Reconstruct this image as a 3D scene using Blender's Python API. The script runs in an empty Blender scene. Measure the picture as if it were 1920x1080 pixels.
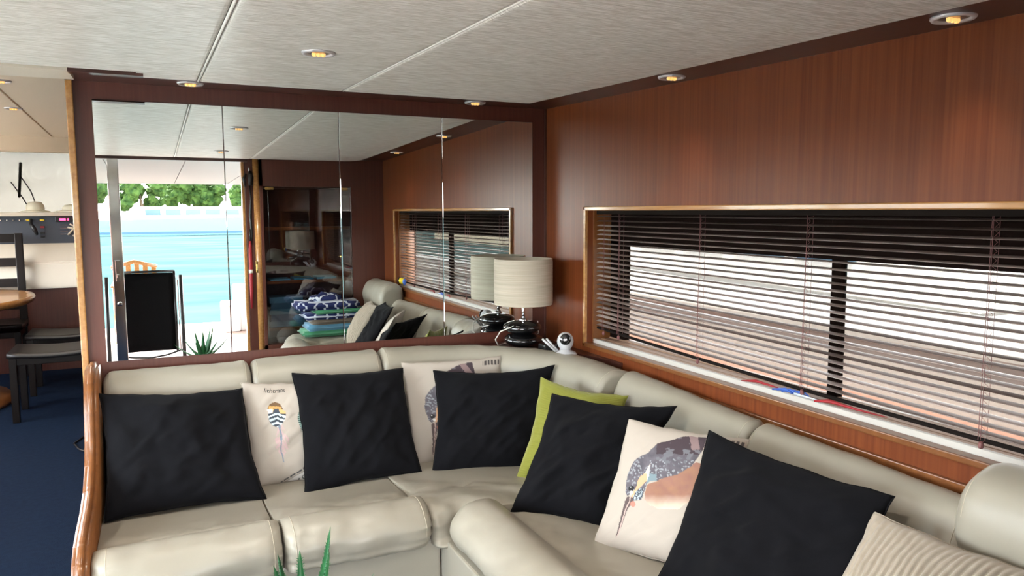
import bpy, bmesh, math, random
from math import sin, cos, pi, radians, sqrt
from mathutils import Vector, Matrix, noise

C = bpy.context.scene.collection
SC = bpy.context.scene
random.seed(7)

# ---------------------------------------------------------------- camera, sky, sun, exposure
cd = bpy.data.cameras.new('camera'); cam = bpy.data.objects.new('camera', cd); C.objects.link(cam); SC.camera = cam
F_PX, YAW, PITCH, ROLL = 1415.2, 0.4447, 0.1018, -0.003
cd.sensor_width = 36; cd.lens = F_PX / 1920 * 36; cd.clip_start = .02; cd.clip_end = 1000
fw = Vector((sin(YAW)*cos(PITCH), cos(YAW)*cos(PITCH), -sin(PITCH)))
rt = Vector((cos(YAW), -sin(YAW), 0)); up = rt.cross(fw)
r2 = rt*cos(ROLL) + up*sin(ROLL); u2 = -rt*sin(ROLL) + up*cos(ROLL)
M = Matrix((r2, u2, -fw)).transposed().to_4x4(); M.translation = (0, 0, 1.45); cam.matrix_world = M

W = bpy.data.worlds.new('world'); SC.world = W; W.use_nodes = True
nt = W.node_tree; nt.nodes.clear()
sky = nt.nodes.new('ShaderNodeTexSky'); sky.sky_type = 'NISHITA'; sky.sun_disc = False
sky.sun_elevation = radians(52); sky.sun_rotation = radians(188); sky.air_density = 1.0; sky.dust_density = 0.6
hs = nt.nodes.new('ShaderNodeHueSaturation'); hs.inputs['Saturation'].default_value = .2
bg = nt.nodes.new('ShaderNodeBackground'); bg.inputs['Strength'].default_value = .55
wo = nt.nodes.new('ShaderNodeOutputWorld')
nt.links.new(sky.outputs[0], hs.inputs['Color']); nt.links.new(hs.outputs[0], bg.inputs['Color']); nt.links.new(bg.outputs[0], wo.inputs['Surface'])
sd = bpy.data.lights.new('sun', 'SUN'); sd.energy = 8.5; sd.angle = radians(.6); sd.color = (1, .95, .86)
sun = bpy.data.objects.new('sun', sd); C.objects.link(sun)
sun.rotation_euler = Vector((.27, .58, -.77)).to_track_quat('-Z', 'Y').to_euler(); sun.location = (-1, -9, 7)
SC.view_settings.view_transform = 'Standard'; SC.view_settings.look = 'None'; SC.view_settings.gamma = 1
SC.view_settings.use_curve_mapping = False; SC.view_settings.exposure = 2.7
CY = SC.cycles
CY.max_bounces = 14; CY.diffuse_bounces = 6; CY.glossy_bounces = 6; CY.transparent_max_bounces = 16
CY.use_denoising = True; CY.sample_clamp_indirect = 6
LIGHT_W = 6.5          # each recessed downlight

# ---------------------------------------------------------------- materials
def mat(name, col, rough=.5, metal=0, spec=.5, bump=None, vary=None, coat=0, sheen=0, emit=None, trans=0, coords='Object'):
    """bump=(scale xyz, strength, dist)  vary=(scale xyz, colour2, amount, detail)"""
    m = bpy.data.materials.new(name); m.use_nodes = True; t = m.node_tree; b = t.nodes['Principled BSDF']
    b.inputs['Base Color'].default_value = (*col, 1); b.inputs['Roughness'].default_value = rough
    b.inputs['Metallic'].default_value = metal; b.inputs['Specular IOR Level'].default_value = spec
    b.inputs['Coat Weight'].default_value = coat; b.inputs['Coat Roughness'].default_value = .08
    b.inputs['Sheen Weight'].default_value = sheen
    if trans: b.inputs['Transmission Weight'].default_value = trans
    if emit: b.inputs['Emission Color'].default_value = (*emit[0], 1); b.inputs['Emission Strength'].default_value = emit[1]
    tc = t.nodes.new('ShaderNodeTexCoord')
    def ntex(scale, detail=4):
        mp = t.nodes.new('ShaderNodeMapping'); mp.inputs['Scale'].default_value = scale
        n = t.nodes.new('ShaderNodeTexNoise'); n.inputs['Scale'].default_value = 1; n.inputs['Detail'].default_value = detail
        t.links.new(tc.outputs[coords], mp.inputs[0]); t.links.new(mp.outputs[0], n.inputs['Vector']); return n
    if vary:
        n = ntex(vary[0], vary[3] if len(vary) > 3 else 4)
        cr = t.nodes.new('ShaderNodeValToRGB'); cr.color_ramp.elements[0].position = .5-vary[2]; cr.color_ramp.elements[1].position = .5+vary[2]
        cr.color_ramp.elements[0].color = (*col, 1); cr.color_ramp.elements[1].color = (*vary[1], 1)
        t.links.new(n.outputs['Fac'], cr.inputs[0]); t.links.new(cr.outputs[0], b.inputs['Base Color'])
    if bump:
        n = ntex(bump[0], 5); bp = t.nodes.new('ShaderNodeBump'); bp.inputs['Strength'].default_value = bump[1]; bp.inputs['Distance'].default_value = bump[2]
        t.links.new(n.outputs['Fac'], bp.inputs['Height']); t.links.new(bp.outputs[0], b.inputs['Normal'])
    return m

MH = mat('mahogany_veneer_side', (.120, .027, .0085), .33, vary=((5, 90, 1.2), (.18, .049, .015), .22, 6), bump=((8, 300, 2), .12, .002), spec=.25)
MHX = mat('mahogany_veneer_cross', (0.0756, 0.02016, 0.01344), .36, vary=((90, 5, 1.2), (0.105, 0.03192, 0.02016), .22, 6), bump=((300, 8, 2), .1, .002))
MHD = mat('mahogany_dark_gloss', (0.0527, 0.017, 0.01275), .28, vary=((20, 20, 2), (0.07225, 0.0238, 0.017), .2), spec=.5)
OAK = mat('oak_varnish', (0.468, 0.234, 0.0765), .25, vary=((60, 4, 60), (0.342, 0.153, 0.045), .2, 6), coat=.4)
OAKD = mat('teak_varnish', (.20, .075, .022), .3, vary=((6, 40, 40), (.15, .052, .015), .2, 6), coat=.12)
LEA = mat('cream_leather', (.31, .285, .235), .38, vary=((2.5, 2.5, 2.5), (.28, .255, .205), .25), bump=((260, 260, 260), .10, .001), spec=.45)
PIPE = mat('leather_seam', (.42, .37, .29), .5)
BLK = mat('black_cotton', (0.00527, 0.00527, 0.00663), 1.0, bump=((500, 500, 500), .35, .001), sheen=.02, spec=.08)
CEI = mat('ceiling_vinyl', (.68, .65, .58), .34, vary=((14, 170, 14), (.95, .93, .88), .09, 6), bump=((16, 210, 16), .9, .012), spec=.6)
SEAM = mat('ceiling_seam_bead', (.75, .73, .68), .5)
CRM = mat('cream_panel', (0.656, 0.5576, 0.4264), .5)
CRL = mat('cream_gelcoat', (0.624, 0.5616, 0.468), .3)
CAR = mat('blue_carpet', (.003, .009, .024), .95, vary=((40, 40, 40), (.006, .016, .040), .25), bump=((300, 300, 300), .6, .004), spec=.1)
MIR = mat('mirror_silver', (.80, .84, .83), .0, metal=1)
SIL = mat('mirror_edge', (.75, .8, .78), .2, metal=.6)
CHR = mat('chrome', (.7, .7, .72), .12, metal=1)
BRS = mat('brass', (.75, .5, .18), .2, metal=1)
SLAT = mat('wine_slat', (.31, .245, .22), .25, spec=1.0, coat=.6)
SLATD = mat('blind_rail', (.010, .007, .006), .8, spec=.1)
CORD = mat('wine_cord', (.17, .06, .06), .6)
SILL = mat('cream_sill', (.36, .235, .165), .5, spec=.2)
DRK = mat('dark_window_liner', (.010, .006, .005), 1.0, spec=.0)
RUB = mat('black_plastic', (.012, .012, .013), .35)
GLB = mat('black_gloss_ceramic', (.006, .006, .007), .05, coat=1)
WHT = mat('white_plastic', (.50, .50, .52), .3)
SHD = mat('shade_linen', (0.51, 0.4505, 0.3655), .8, vary=((3, 3, 160), (0.408, 0.357, 0.2805), .15), trans=0)
CTL = mat('charcoal_leather', (.012, .010, .010), .4, bump=((200, 200, 200), .1, .001))
DKW = mat('wenge_wood', (.007, .0045, .004), .35, spec=.2)
RED = mat('red_cloth', (.30, .012, .02), .6)
ALO = mat('aloe_leaf', (.012, .085, .028), .3, vary=((12, 12, 12), (.03, .16, .05), .2))
ALT = mat('aloe_thorn', (.10, .25, .08), .4)
BLUE = mat('navy_towel', (.012, .025, .16), .95, sheen=.3)
GRN = mat('green_towel', (.03, .17, .08), .95, sheen=.3, bump=((300, 300, 300), .4, .003))
LBL = mat('light_blue_towel', (.07, .20, .30), .95, sheen=.3, bump=((300, 300, 300), .4, .003))
TAU = mat('taupe_towel', (.12, .09, .065), .95, sheen=.3, bump=((300, 300, 300), .4, .003))
OWH = mat('off_white_cloth', (.68, .66, .6), .9)
YEL = mat('yellow_nylon', (.8, .6, .02), .5)
SBL = mat('blue_nylon', (.05, .13, .5), .5)
DASH = mat('grey_instrument_panel', (.040, .050, .070), .45)
SCR = mat('white_gelcoat', (.82, .82, .80), .35)
TEAK = mat('pink_teak_deck', (.42, .24, .19), .6, vary=((4, 60, 4), (.34, .19, .15), .2))
TRE = mat('foliage', (.014, .035, .009), .9, spec=.1, vary=((1.2, 1.2, 1.2), (.05, .09, .02), .15))
TRD = mat('trunk', (.10, .07, .045), .9)
SAND = mat('pale_sand', (.34, .30, .23), .9, vary=((.2, .2, .2), (.28, .25, .2), .2))
WAT = mat('teal_water', (.022, .042, .044), .9, spec=.0, vary=((.15, .4, 1), (.040, .060, .062), .2), bump=((1.2, 2.4, 1), .25, .15))
HULL = mat('pale_teal_hull', (.10, .26, .28), .25)
SMK = mat('blue_boat_window', (.05, .10, .16), .1)

def glass(name, tint, fac):
    m = bpy.data.materials.new(name); m.use_nodes = True; t = m.node_tree; t.nodes.clear()
    o = t.nodes.new('ShaderNodeOutputMaterial'); mx = t.nodes.new('ShaderNodeMixShader')
    tr = t.nodes.new('ShaderNodeBsdfTransparent'); tr.inputs[0].default_value = (*tint, 1)
    g = t.nodes.new('ShaderNodeBsdfGlossy'); g.inputs['Roughness'].default_value = .0; g.inputs[0].default_value = (1, 1, 1, 1)
    lw = t.nodes.new('ShaderNodeLayerWeight'); lw.inputs[0].default_value = .5
    pw = t.nodes.new('ShaderNodeMath'); pw.operation = 'POWER'; pw.inputs[1].default_value = 5
    ma = t.nodes.new('ShaderNodeMath'); ma.operation = 'MULTIPLY_ADD'; ma.inputs[1].default_value = .7; ma.inputs[2].default_value = fac; ma.use_clamp = True
    t.links.new(lw.outputs['Facing'], pw.inputs[0]); t.links.new(pw.outputs[0], ma.inputs[0]); t.links.new(ma.outputs[0], mx.inputs[0]); t.links.new(tr.outputs[0], mx.inputs[1]); t.links.new(g.outputs[0], mx.inputs[2]); t.links.new(mx.outputs[0], o.inputs[0])
    return m
GLS = glass('clear_glass', (.95, .98, .98), .02)
GLW = glass('tinted_yacht_glass', (.38, .37, .355), .02)
GLT = glass('smoked_glass', (.74, .70, .71), .11)
def frosted():
    m = bpy.data.materials.new('windscreen_shade_mesh'); m.use_nodes = True; t = m.node_tree; t.nodes.clear()
    o = t.nodes.new('ShaderNodeOutputMaterial'); mx = t.nodes.new('ShaderNodeMixShader'); mx.inputs[0].default_value = .55
    tr = t.nodes.new('ShaderNodeBsdfTransparent'); tl = t.nodes.new('ShaderNodeBsdfTranslucent'); tl.inputs[0].default_value = (.66, .63, .56, 1)
    n = t.nodes.new('ShaderNodeTexNoise'); n.inputs['Scale'].default_value = 2.2; n.inputs['Detail'].default_value = 5
    mr = t.nodes.new('ShaderNodeMapRange'); mr.inputs['To Min'].default_value = .45; mr.inputs['To Max'].default_value = .85
    t.links.new(n.outputs['Fac'], mr.inputs[0]); t.links.new(mr.outputs[0], mx.inputs[0])
    t.links.new(tr.outputs[0], mx.inputs[1]); t.links.new(tl.outputs[0], mx.inputs[2]); t.links.new(mx.outputs[0], o.inputs[0]); return m
FRO = frosted()

# ---------------------------------------------------------------- helpers
def put(name, bm, m, parent=None, smooth=False, kind=None, label=None):
    me = bpy.data.meshes.new(name); bm.to_mesh(me); bm.free(); me.materials.append(m)
    if smooth:
        for p in me.polygons: p.use_smooth = True
    o = bpy.data.objects.new(name, me); C.objects.link(o)
    if parent is not None:
        o.parent = parent; o.matrix_parent_inverse = Matrix.Translation(parent.location).inverted() if parent.rotation_euler.z == 0 else parent.matrix_basis.inverted()
    if kind: o['kind'] = kind
    if label: o['label'] = label
    return o
def thing(name, label, cat, loc=(0, 0, 0), group=None):
    o = bpy.data.objects.new(name, None); C.objects.link(o); o.location = loc; o.empty_display_size = .05
    o['label'] = label; o['category'] = cat
    if group: o['group'] = group
    return o
def tag(o, label, cat, group=None):
    o['label'] = label; o['category'] = cat
    if group: o['group'] = group
    return o
def box(bm, a, b, bev=0, seg=2):
    r = bmesh.ops.create_cube(bm, size=1)
    vs = r['verts']; a = Vector(a); b = Vector(b); c = (a+b)/2; s = b-a
    for v in vs: v.co = Vector((v.co.x*s.x+c.x, v.co.y*s.y+c.y, v.co.z*s.z+c.z))
    if bev:
        es = {e for v in vs for e in v.link_edges}
        bmesh.ops.bevel(bm, geom=list(es), offset=bev, segments=seg, affect='EDGES', profile=.6)
    return bm
def B(*boxes, bev=0, seg=2):
    bm = bmesh.new()
    for a, b in boxes: box(bm, a, b, bev, seg)
    return bm
def tube(bm, pts, r, n=8, cap=True):
    pts = [Vector(p) for p in pts]; rs = r if isinstance(r, (list, tuple)) else [r]*len(pts)
    rings = []; prev = None
    for i, p in enumerate(pts):
        d = (pts[min(i+1, len(pts)-1)]-pts[max(i-1, 0)]).normalized()
        if prev is None: prev = d.orthogonal().normalized()
        x = (prev-d*prev.dot(d)); x = x.normalized() if x.length > 1e-6 else d.orthogonal().normalized(); prev = x; y = d.cross(x)
        rings.append([bm.verts.new(p+(x*cos(2*pi*k/n)+y*sin(2*pi*k/n))*rs[i]) for k in range(n)])
    for a, b in zip(rings, rings[1:]):
        for k in range(n): bm.faces.new((a[k], a[(k+1) % n], b[(k+1) % n], b[k]))
    if cap: bm.faces.new(rings[0][::-1]); bm.faces.new(rings[-1])
    return bm
def lathe(bm, prof, c=(0, 0, 0), n=32, sx=1, sy=1):
    c = Vector(c); rings = []
    for r, z in prof:
        rings.append([bm.verts.new(c+Vector((max(r, 1e-4)*cos(2*pi*k/n)*sx, max(r, 1e-4)*sin(2*pi*k/n)*sy, z))) for k in range(n)])
    for a, b in zip(rings, rings[1:]):
        for k in range(n): bm.faces.new((a[k], a[(k+1) % n], b[(k+1) % n], b[k]))
    bm.faces.new(rings[0][::-1]); bm.faces.new(rings[-1]); return bm
def prism(bm, poly, axis, a, b):
    """poly in the two other axes, extruded along axis from a to b"""
    def P(u, v, w): return {'x': (w, u, v), 'y': (u, w, v), 'z': (u, v, w)}[axis]
    A = [bm.verts.new(P(u, v, a)) for u, v in poly]; Bv = [bm.verts.new(P(u, v, b)) for u, v in poly]
    n = len(poly); bm.faces.new(A); bm.faces.new(Bv[::-1])
    for k in range(n): bm.faces.new((A[k], Bv[k], Bv[(k+1) % n], A[(k+1) % n]))
    bmesh.ops.recalc_face_normals(bm, faces=bm.faces[:]); return bm
def bevel_all(bm, w, seg=2):
    bmesh.ops.bevel(bm, geom=bm.edges[:], offset=w, segments=seg, affect='EDGES', clamp_overlap=True); return bm
def struct(name, bm, m, **k): return put(name, bm, m, kind='structure', **k)

SL = .027
def cz(y): return 1.888+SL*y         # underside of the wood soffit, rises towards the bow

# ---------------------------------------------------------------- room shell
struct('floor', B(((-2.6, -.02, -.06), (2.2, 9.2, 0))), CAR)
WX = 1.917
# ceiling: wood soffit slab, with three vinyl panels hanging just under it
bm = bmesh.new()
def slopebox(bm, x0, x1, y0, y1, zo0, zo1):
    vs = [bm.verts.new((x, y, cz(y)+zo)) for zo in (zo0, zo1) for y in (y0, y1) for x in (x0, x1)]
    for f in ((0, 1, 3, 2), (4, 6, 7, 5), (0, 4, 5, 1), (2, 3, 7, 6), (0, 2, 6, 4), (1, 5, 7, 3)): bm.faces.new([vs[i] for i in f])
    bmesh.ops.recalc_face_normals(bm, faces=bm.faces[:]); return bm
slopebox(bm, -.29, 2.25, .30, 3.70, 0, .12); slopebox(bm, -2.0, -.29, .30, 3.44, 0, .12)
ceiling = struct('ceiling', bm, MHD)
def ceil_panel(pts):
    bm = bmesh.new(); t = .012
    # subdivided outline, lower face eased at the rim
    n = len(pts); cx = sum(p[0] for p in pts)/n; cy = sum(p[1] for p in pts)/n
    def ring(ins, zo):
        out = []
        for x, y in pts:
            dx, dy = cx-x, cy-y; out.append(bm.verts.new((x+math.copysign(min(ins, abs(dx)), dx), y+math.copysign(min(ins, abs(dy)), dy), cz(y)+zo)))
        return out
    rs = [ring(0, .002), ring(0, -t*.55), ring(.006, -t*.9), ring(.014, -t)]
    for a, b in zip(rs, rs[1:]):
        for k in range(n): bm.faces.new((a[k], a[(k+1) % n], b[(k+1) % n], b[k]))
    bm.faces.new(rs[-1]); bm.faces.new(rs[0][::-1]); bmesh.ops.recalc_face_normals(bm, faces=bm.faces[:]); return bm
arc = [(1.55+.135*sin(a), .615-.135*cos(a)) for a in [radians(k*15) for k in range(7)]]
p_right = [(.785, .475)] + arc + [(1.69, y) for y in (1., 1.6, 2.2, 2.8)] + [(1.69, 3.335), (.785, 3.335)]
put('ceiling_panel', ceil_panel([(-1.88, .475), (.192, .475), (.192, 3.31), (-.01, 3.31), (-.01, 3.17), (-1.88, 3.17)]), CEI, ceiling)
put('ceiling_panel', ceil_panel([(.204, .475), (.775, .475), (.775, 3.33), (.204, 3.33)]), CEI, ceiling)
put('ceiling_panel', ceil_panel(p_right), CEI, ceiling)
for x, w in ((.198, .0045), (.780, .0035)):
    put('seam_bead', tube(bmesh.new(), [(x, y, cz(y)-.008) for y in (.48, 1.5, 2.5, 3.33)], w, 8), SEAM, ceiling, smooth=True)
put('edge_strip', slopebox(bmesh.new(), -.245, .0, 3.18, 3.235, -.022, .0), MHD, ceiling)
struct('trim_1', slopebox(bmesh.new(), -2.0, -.245, 3.20, 3.46, -.016, .0), CRL)

# forward bulkhead with mirror
wf = struct('wall_forward', B(((-.262, 3.606, 0), (2.2, 3.69, 2.12))), MHX)
struct('trim_2', B(((-.288, 3.588, 0), (-.262, 3.70, 1.985)), bev=.005), OAK)
mirror = thing('wall_mirror', 'large four-panel frameless mirror filling the mahogany bulkhead behind the sofa', 'mirror', (.82, 3.6, .81))
xs = [-.198, .3064, .8167, 1.330, 1.840]
for i in range(4):
    bm = B(((xs[i]+.0015, 3.600, .815), (xs[i+1]-.0015, 3.6055, 1.913)), bev=.0012, seg=1)
    put('mirror_panel', bm, MIR, mirror)
# hull side wall (starboard) with window hole
w0, w1, wz0, wz1 = .822, 3.165, .805, 1.452
wr = struct('wall_right', B(((WX, .30, 0), (2.10, w0, 2.05)), ((WX, w1, 0), (2.10, 3.606, 2.05)), ((WX, w0, 0), (2.10, w1, wz0-.02)), ((WX, w0, wz1), (2.10, w1, 2.05))), MH)
struct('trim_3', B(((WX-.006, 3.590, .76), (WX+.001, 3.606, 1.984))), MHD)
# window 1: oak surround, reveal, sill, pane, mullion
win = thing('window_1', '', 'window', (WX, 2.0, .8)); del win['label']; del win['category']; win['kind'] = 'structure'
fo = [(.800, 3.186, .783, 1.470)]
yA, yB, zA, zB = fo[0]; iw = .020
put('window_frame', B(((WX-.014, yA, zB-iw), (WX+.03, yB, zB)), bev=.004), OAK, win)
put('window_frame', B(((WX-.014, yA, zA), (WX+.03, yB, zA+iw)), bev=.004), OAKD, win)
put('window_frame', B(((WX-.014, yA, zA), (WX+.03, yA+iw, zB)), bev=.004), OAK, win)
put('window_frame', B(((WX-.014, yB-iw, zA), (WX+.03, yB, zB)), bev=.004), OAK, win)
put('reveal', B(((WX+.03, yB-iw-.012, .80), (2.09, yB, 1.46))), OAKD, win)
put('reveal', B(((WX+.03, yA, .80), (2.09, yA+iw+.012, 1.46))), OAKD, win)
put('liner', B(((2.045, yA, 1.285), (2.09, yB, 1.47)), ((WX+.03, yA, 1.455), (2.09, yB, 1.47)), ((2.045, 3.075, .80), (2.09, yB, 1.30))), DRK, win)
GRYI = mat('sill_edge_strip', (.50, .48, .45), .5)
# sill made of long strips
for k, (a, b, z) in enumerate([(1.947, 1.962, .8215), (1.9635, 1.990, .8185), (1.9915, 2.010, .820), (2.0115, 2.040, .8185), (2.0415, 2.075, .824)]):
    put('sill_strip', B(((a, yA+.02, .79), (b, yB-.02, z)), bev=.0015, seg=1), SILL if k else GRYI, win)
put('pane', B(((2.062, .9, .815), (2.067, 3.08, 1.29))), GLW, win)
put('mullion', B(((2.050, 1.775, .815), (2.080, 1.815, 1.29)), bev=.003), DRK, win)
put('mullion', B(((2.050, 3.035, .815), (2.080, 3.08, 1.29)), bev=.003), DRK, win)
# ledge below the window, corner shelf
struct('trim_4', B(((1.902, .48, .70), (WX, 2.95, .728)), bev=.003), OAKD)
shelf = [(1.15+.757*cos(radians(a)), 2.848+.757*sin(radians(a))) for a in range(0, 91, 6)]
bm = bmesh.new(); prism(bm, [(WX, 2.848)]+shelf+[(1.15, 3.606), (WX, 3.606)], 'z', .735, .757); struct('trim_5', bm, MHD)

# rear bulkhead: cabinet wall, door jamb, header
yr = .47
cx0, cx1, cz0, cz1 = .868, 1.622, .30, 1.665
struct('wall_rear', B(((cx1, .30, 0), (WX, yr, 1.99)), ((.845, .30, cz1), (cx1, yr, 1.99)), ((.845, .30, 0), (cx1, yr, cz0)), ((.845, .30, 0), (cx0, yr, 1.99))), MHX)
struct('wall_rear_port', B(((-2.0, .30, 0), (-.60, .42, 1.99))), MHX)
struct('trim_6', B(((-.60, .33, 1.868), (.76, .42, 1.905)), bev=.003), MHD)     # door header
d1 = thing('door_1', '', 'door', (0, .36, 0)); del d1['label']; del d1['category']; d1['kind'] = 'structure'
put('jamb', B(((.735, .30, 0), (.775, .38, 1.895)), bev=.004), MHD, d1)
put('jamb', B(((.712, .30, 0), (.735, .36, 1.895)), bev=.004), OAK, d1)
put('rounded_post', tube(bmesh.new(), [(.829, .408, 0), (.829, .408, 1.898)], .030, 20), OAK, d1, smooth=True)
put('filler_board', B(((.745, .30, 0), (.846, .385, 1.898))), MHX, d1)
put('door_stile', B(((-.292, .405, .005), (-.212, .445, 1.87)), bev=.006), CHR, d1)
put('door_stile', B(((-.60, .405, .005), (-.585, .445, 1.87)), bev=.004), CHR, d1)
put('door_pane', B(((-.585, .422, .03), (-.292, .428, 1.86))), GLS, d1)
put('latch', B(((-.270, .445, .90), (-.235, .465, 1.07)), ((-.262, .465, .93), (-.245, .485, .96)), bev=.004), CHR, d1)
bm = lathe(bmesh.new(), [(.0, 0), (.018, .0), (.018, .006), (.010, .010), (0, .010)], n=20)
for v in bm.verts: v.co = Vector((-.252+v.co.x, .445+v.co.z, .72+v.co.y))
put('lock_rose', bm, CHR, d1, smooth=False)
bm = bmesh.new(); box(bm, (.790, .468, .93), (.810, .478, 1.03), .003); tube(bm, [(.80, .474, 1.0), (.80, .495, 1.0), (.80, .497, .955)], .005, 8)
put('door_handle', bm, BRS, d1, smooth=False)
# port wall, out of view; its window is enlarged to light the saloon
struct('wall_left', B(((-2.0, .42, 0), (-1.9, 3.46, .35)), ((-2.0, .42, 1.75), (-1.9, 3.46, 2.0)), ((-2.0, .42, .35), (-1.9, .55, 1.75)), ((-2.0, 3.3, .35), (-1.9, 3.46, 1.75))), MH)
w2 = struct('window_2', B(((-1.97, .55, .35), (-1.93, .58, 1.75)), ((-1.97, 3.27, .35), (-1.93, 3.3, 1.75)), ((-1.97, .58, .35), (-1.93, 3.27, .38)), ((-1.97, .58, 1.72), (-1.93, 3.27, 1.75))), OAK)
put('pane', B(((-1.953, .58, .38), (-1.948, 3.27, 1.72))), GLS, w2)

# ---------------------------------------------------------------- forward cabin
struct('wall_forward_side', B(((.9, 3.69, 0), (1.0, 9.2, 2.25))), MHX)
struct('wall_port_side', B(((-2.6, 3.2, 0), (-2.5, 9.2, .9)), ((-2.6, 3.2, 1.7), (-2.5, 9.2, 2.3)), ((-2.6, 3.2, .9), (-2.5, 4.0, 1.7)), ((-2.6, 7.9, .9), (-2.5, 9.2, 1.7))), MHX)
struct('wall_step', B(((-2.6, 3.2, 0), (-2.0, 3.3, 2.3))), MHX)
fc = struct('ceiling_forward', B(((-2.6, 3.44, 2.132), (1.0, 9.2, 2.22))), CRM)
struct('trim_7', B(((-2.6, 3.40, 1.99), (-.29, 3.44, 2.22)), ((-.29, 3.60, 1.99), (1.0, 3.70, 2.22))), CRM)
for x0, x1 in ((-2.5, -1.47), (-1.46, -1.03), (-1.02, -.69), (-.68, -.36), (-.35, .1), (.11, .9)):
    # seams fan out slightly towards the bow
    bm = bmesh.new(); k = 1.30
    f = lambda x: -.45+(x+.45)*k
    pts = [(x0, 3.46), (x1, 3.46), (f(x1), 7.95), (f(x0), 7.95)]
    prism(bm, pts, 'z', 2.118, 2.133); bevel_all(bm, .003, 1); put('ceiling_panel', bm, CRM, fc)
struct('trim_8', B(((-2.5, 7.95, 1.985), (.9, 8.10, 2.14)), bev=.01), CRM)
helm = thing('helm_console', 'cream helm console with grey instrument panel below the windscreen', 'console', (-1, 8.1, 0))
put('base', B(((-2.4, 8.02, 0), (.89, 8.4, .765))), MHX, helm)
bm = bmesh.new(); prism(bm, [(7.93, .765), (7.93, 1.0), (8.10, 1.165), (8.4, 1.165), (8.4, .765)], 'x', -2.4, .89); bevel_all(bm, .012); put('fascia', bm, CRL, helm)
bm = bmesh.new(); prism(bm, [(8.14, 1.165), (8.20, 1.415), (8.4, 1.415), (8.4, 1.165)], 'x', -2.4, .89); put('instrument_panel', bm, DASH, helm)
put('dash_top', B(((-2.4, 8.12, 1.415), (.89, 9.0, 1.45)), bev=.008), CRL, helm)
def onpanel(px, py):  # tiny controls on the slanted panel
    return px, 8.14+.06*(py-1.165)/.25, py
for k in range(6):
    x, y, z = onpanel(-1.225+.048*k, 1.375); bm = bmesh.new(); tube(bm, [(x, y+.002, z), (x, y-.022, z+.004)], [.010, .005], 10); put('toggle_switch', bm, CHR, helm)
for x0, z0, mt in ((-1.02, 1.378, YEL), (-.905, 1.378, YEL), (-.905, 1.315, RED), (-.905, 1.262, RUB), (-.905, 1.225, RUB), (-1.08, 1.225, CHR)):
    x, y, z = onpanel(x0, z0); put('push_button', B(((x-.017, y-.012, z-.009), (x+.017, y+.004, z+.009)), bev=.003), mt, helm)
x, y, z = onpanel(-.70, 1.385); put('radio', B(((-.80, y-.02, z-.024), (-.50, y+.004, z+.022)), bev=.004), RUB, helm)
put('display_digits', B(((-.765, y-.024, z-.012), (-.715, y-.019, z+.008)), ((-.700, y-.024, z-.012), (-.690, y-.019, z+.008))), mat('red_display', (.6, .02, .08), .4, emit=((1, .05, .15), .8)), helm)
x, y, z = onpanel(-.96, 1.30); put('throttle_lever', tube(bmesh.new(), [(-.99, y, 1.385), (-.985, y-.06, 1.34), (-.955, y-.09, 1.29), (-.945, y-.05, 1.25)], [.012, .016, .02, .012], 10), RUB, helm, smooth=True)
bm = bmesh.new()
for k in range(4): box(bm, (-.76, 8.150, 1.245+k*.028), (-.70, 8.156, 1.249+k*.028))
put('engraved_line', bm, CHR, helm)
bm = bmesh.new()
for (a, b) in (((-.70, 1.24), (-.60, 1.33)), ((-.70, 1.31), (-.58, 1.26)), ((-.66, 1.23), (-.56, 1.25)), ((-.68, 1.34), (-.60, 1.27))):
    tube(bm, [(a[0], 8.140, a[1]), ((a[0]+b[0])/2, 8.125, (a[1]+b[1])/2+.012), (b[0], 8.140, b[1])], .009, 6)
put('coiled_cord', bm, mat('beige_cord', (.45, .38, .28), .7), helm, smooth=True)
ws = struct('window_3', B(((-2.5, 8.58, 1.44), (-2.42, 8.66, 2.13)), ((.84, 8.58, 1.44), (.9, 8.66, 2.13))), CRL)
bm = bmesh.new(); prism(bm, [(8.84, 1.45), (8.35, 2.14), (8.356, 2.14), (8.846, 1.45)], 'x', -2.42, .84); put('windscreen_pane', bm, GLW, ws)
bm = bmesh.new(); prism(bm, [(8.99, 1.45), (8.50, 2.14), (8.502, 2.14), (8.992, 1.45)], 'x', -2.42, .84); put('sun_mesh', bm, FRO, ws)
struct('wall_bow', B(((-2.6, 8.9, 0), (1.0, 9.2, 1.44)), ((-2.6, 8.34, 2.14), (1.0, 9.2, 2.25))), CRM)
wp = thing('windscreen_wiper', 'black windscreen wiper parked upright outside the windscreen', 'wiper', (-1.0, 8.9, 1.5))
def wsp(x, z, o=.05): return (x, 8.84-(z-1.45)*.71+.04+o, z)
put('blade', tube(bmesh.new(), [wsp(-1.155, 1.60), wsp(-1.095, 1.92)], .013, 8), RUB, wp)
put('wiper_arm', tube(bmesh.new(), [wsp(-1.115, 1.80), wsp(-1.05, 1.66), wsp(-1.02, 1.50)], .006, 6), RUB, wp)
put('wiper_arm', tube(bmesh.new(), [wsp(-1.20, 1.74), wsp(-1.13, 1.60), wsp(-1.09, 1.50)], .006, 6), RUB, wp)
def hat(x, y, label, c, wide, high):
    t = thing('sun_hat', label, 'hat', (x, y, 1.45), 'hats on the dashboard')
    m_ = mat('hat_straw', c, .85, bump=((200, 200, 200), .3, .002))
    put('brim', lathe(bmesh.new(), [(0, .0), (wide, .0), (wide+.004, .006), (wide*.7, .018), (0, .02)], (x, y, 1.4505), 28), m_, t, smooth=True)
    put('crown', lathe(bmesh.new(), [(wide*.62, .012), (wide*.6, high*.6), (wide*.45, high*.93), (wide*.2, high), (0, high)], (x, y, 1.4505), 28), m_, t, smooth=True)
hat(-.98, 8.42, 'pale rounded sun hat nearer the wiper on the dashboard', (.80, .76, .62), .125, .10)
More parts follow.
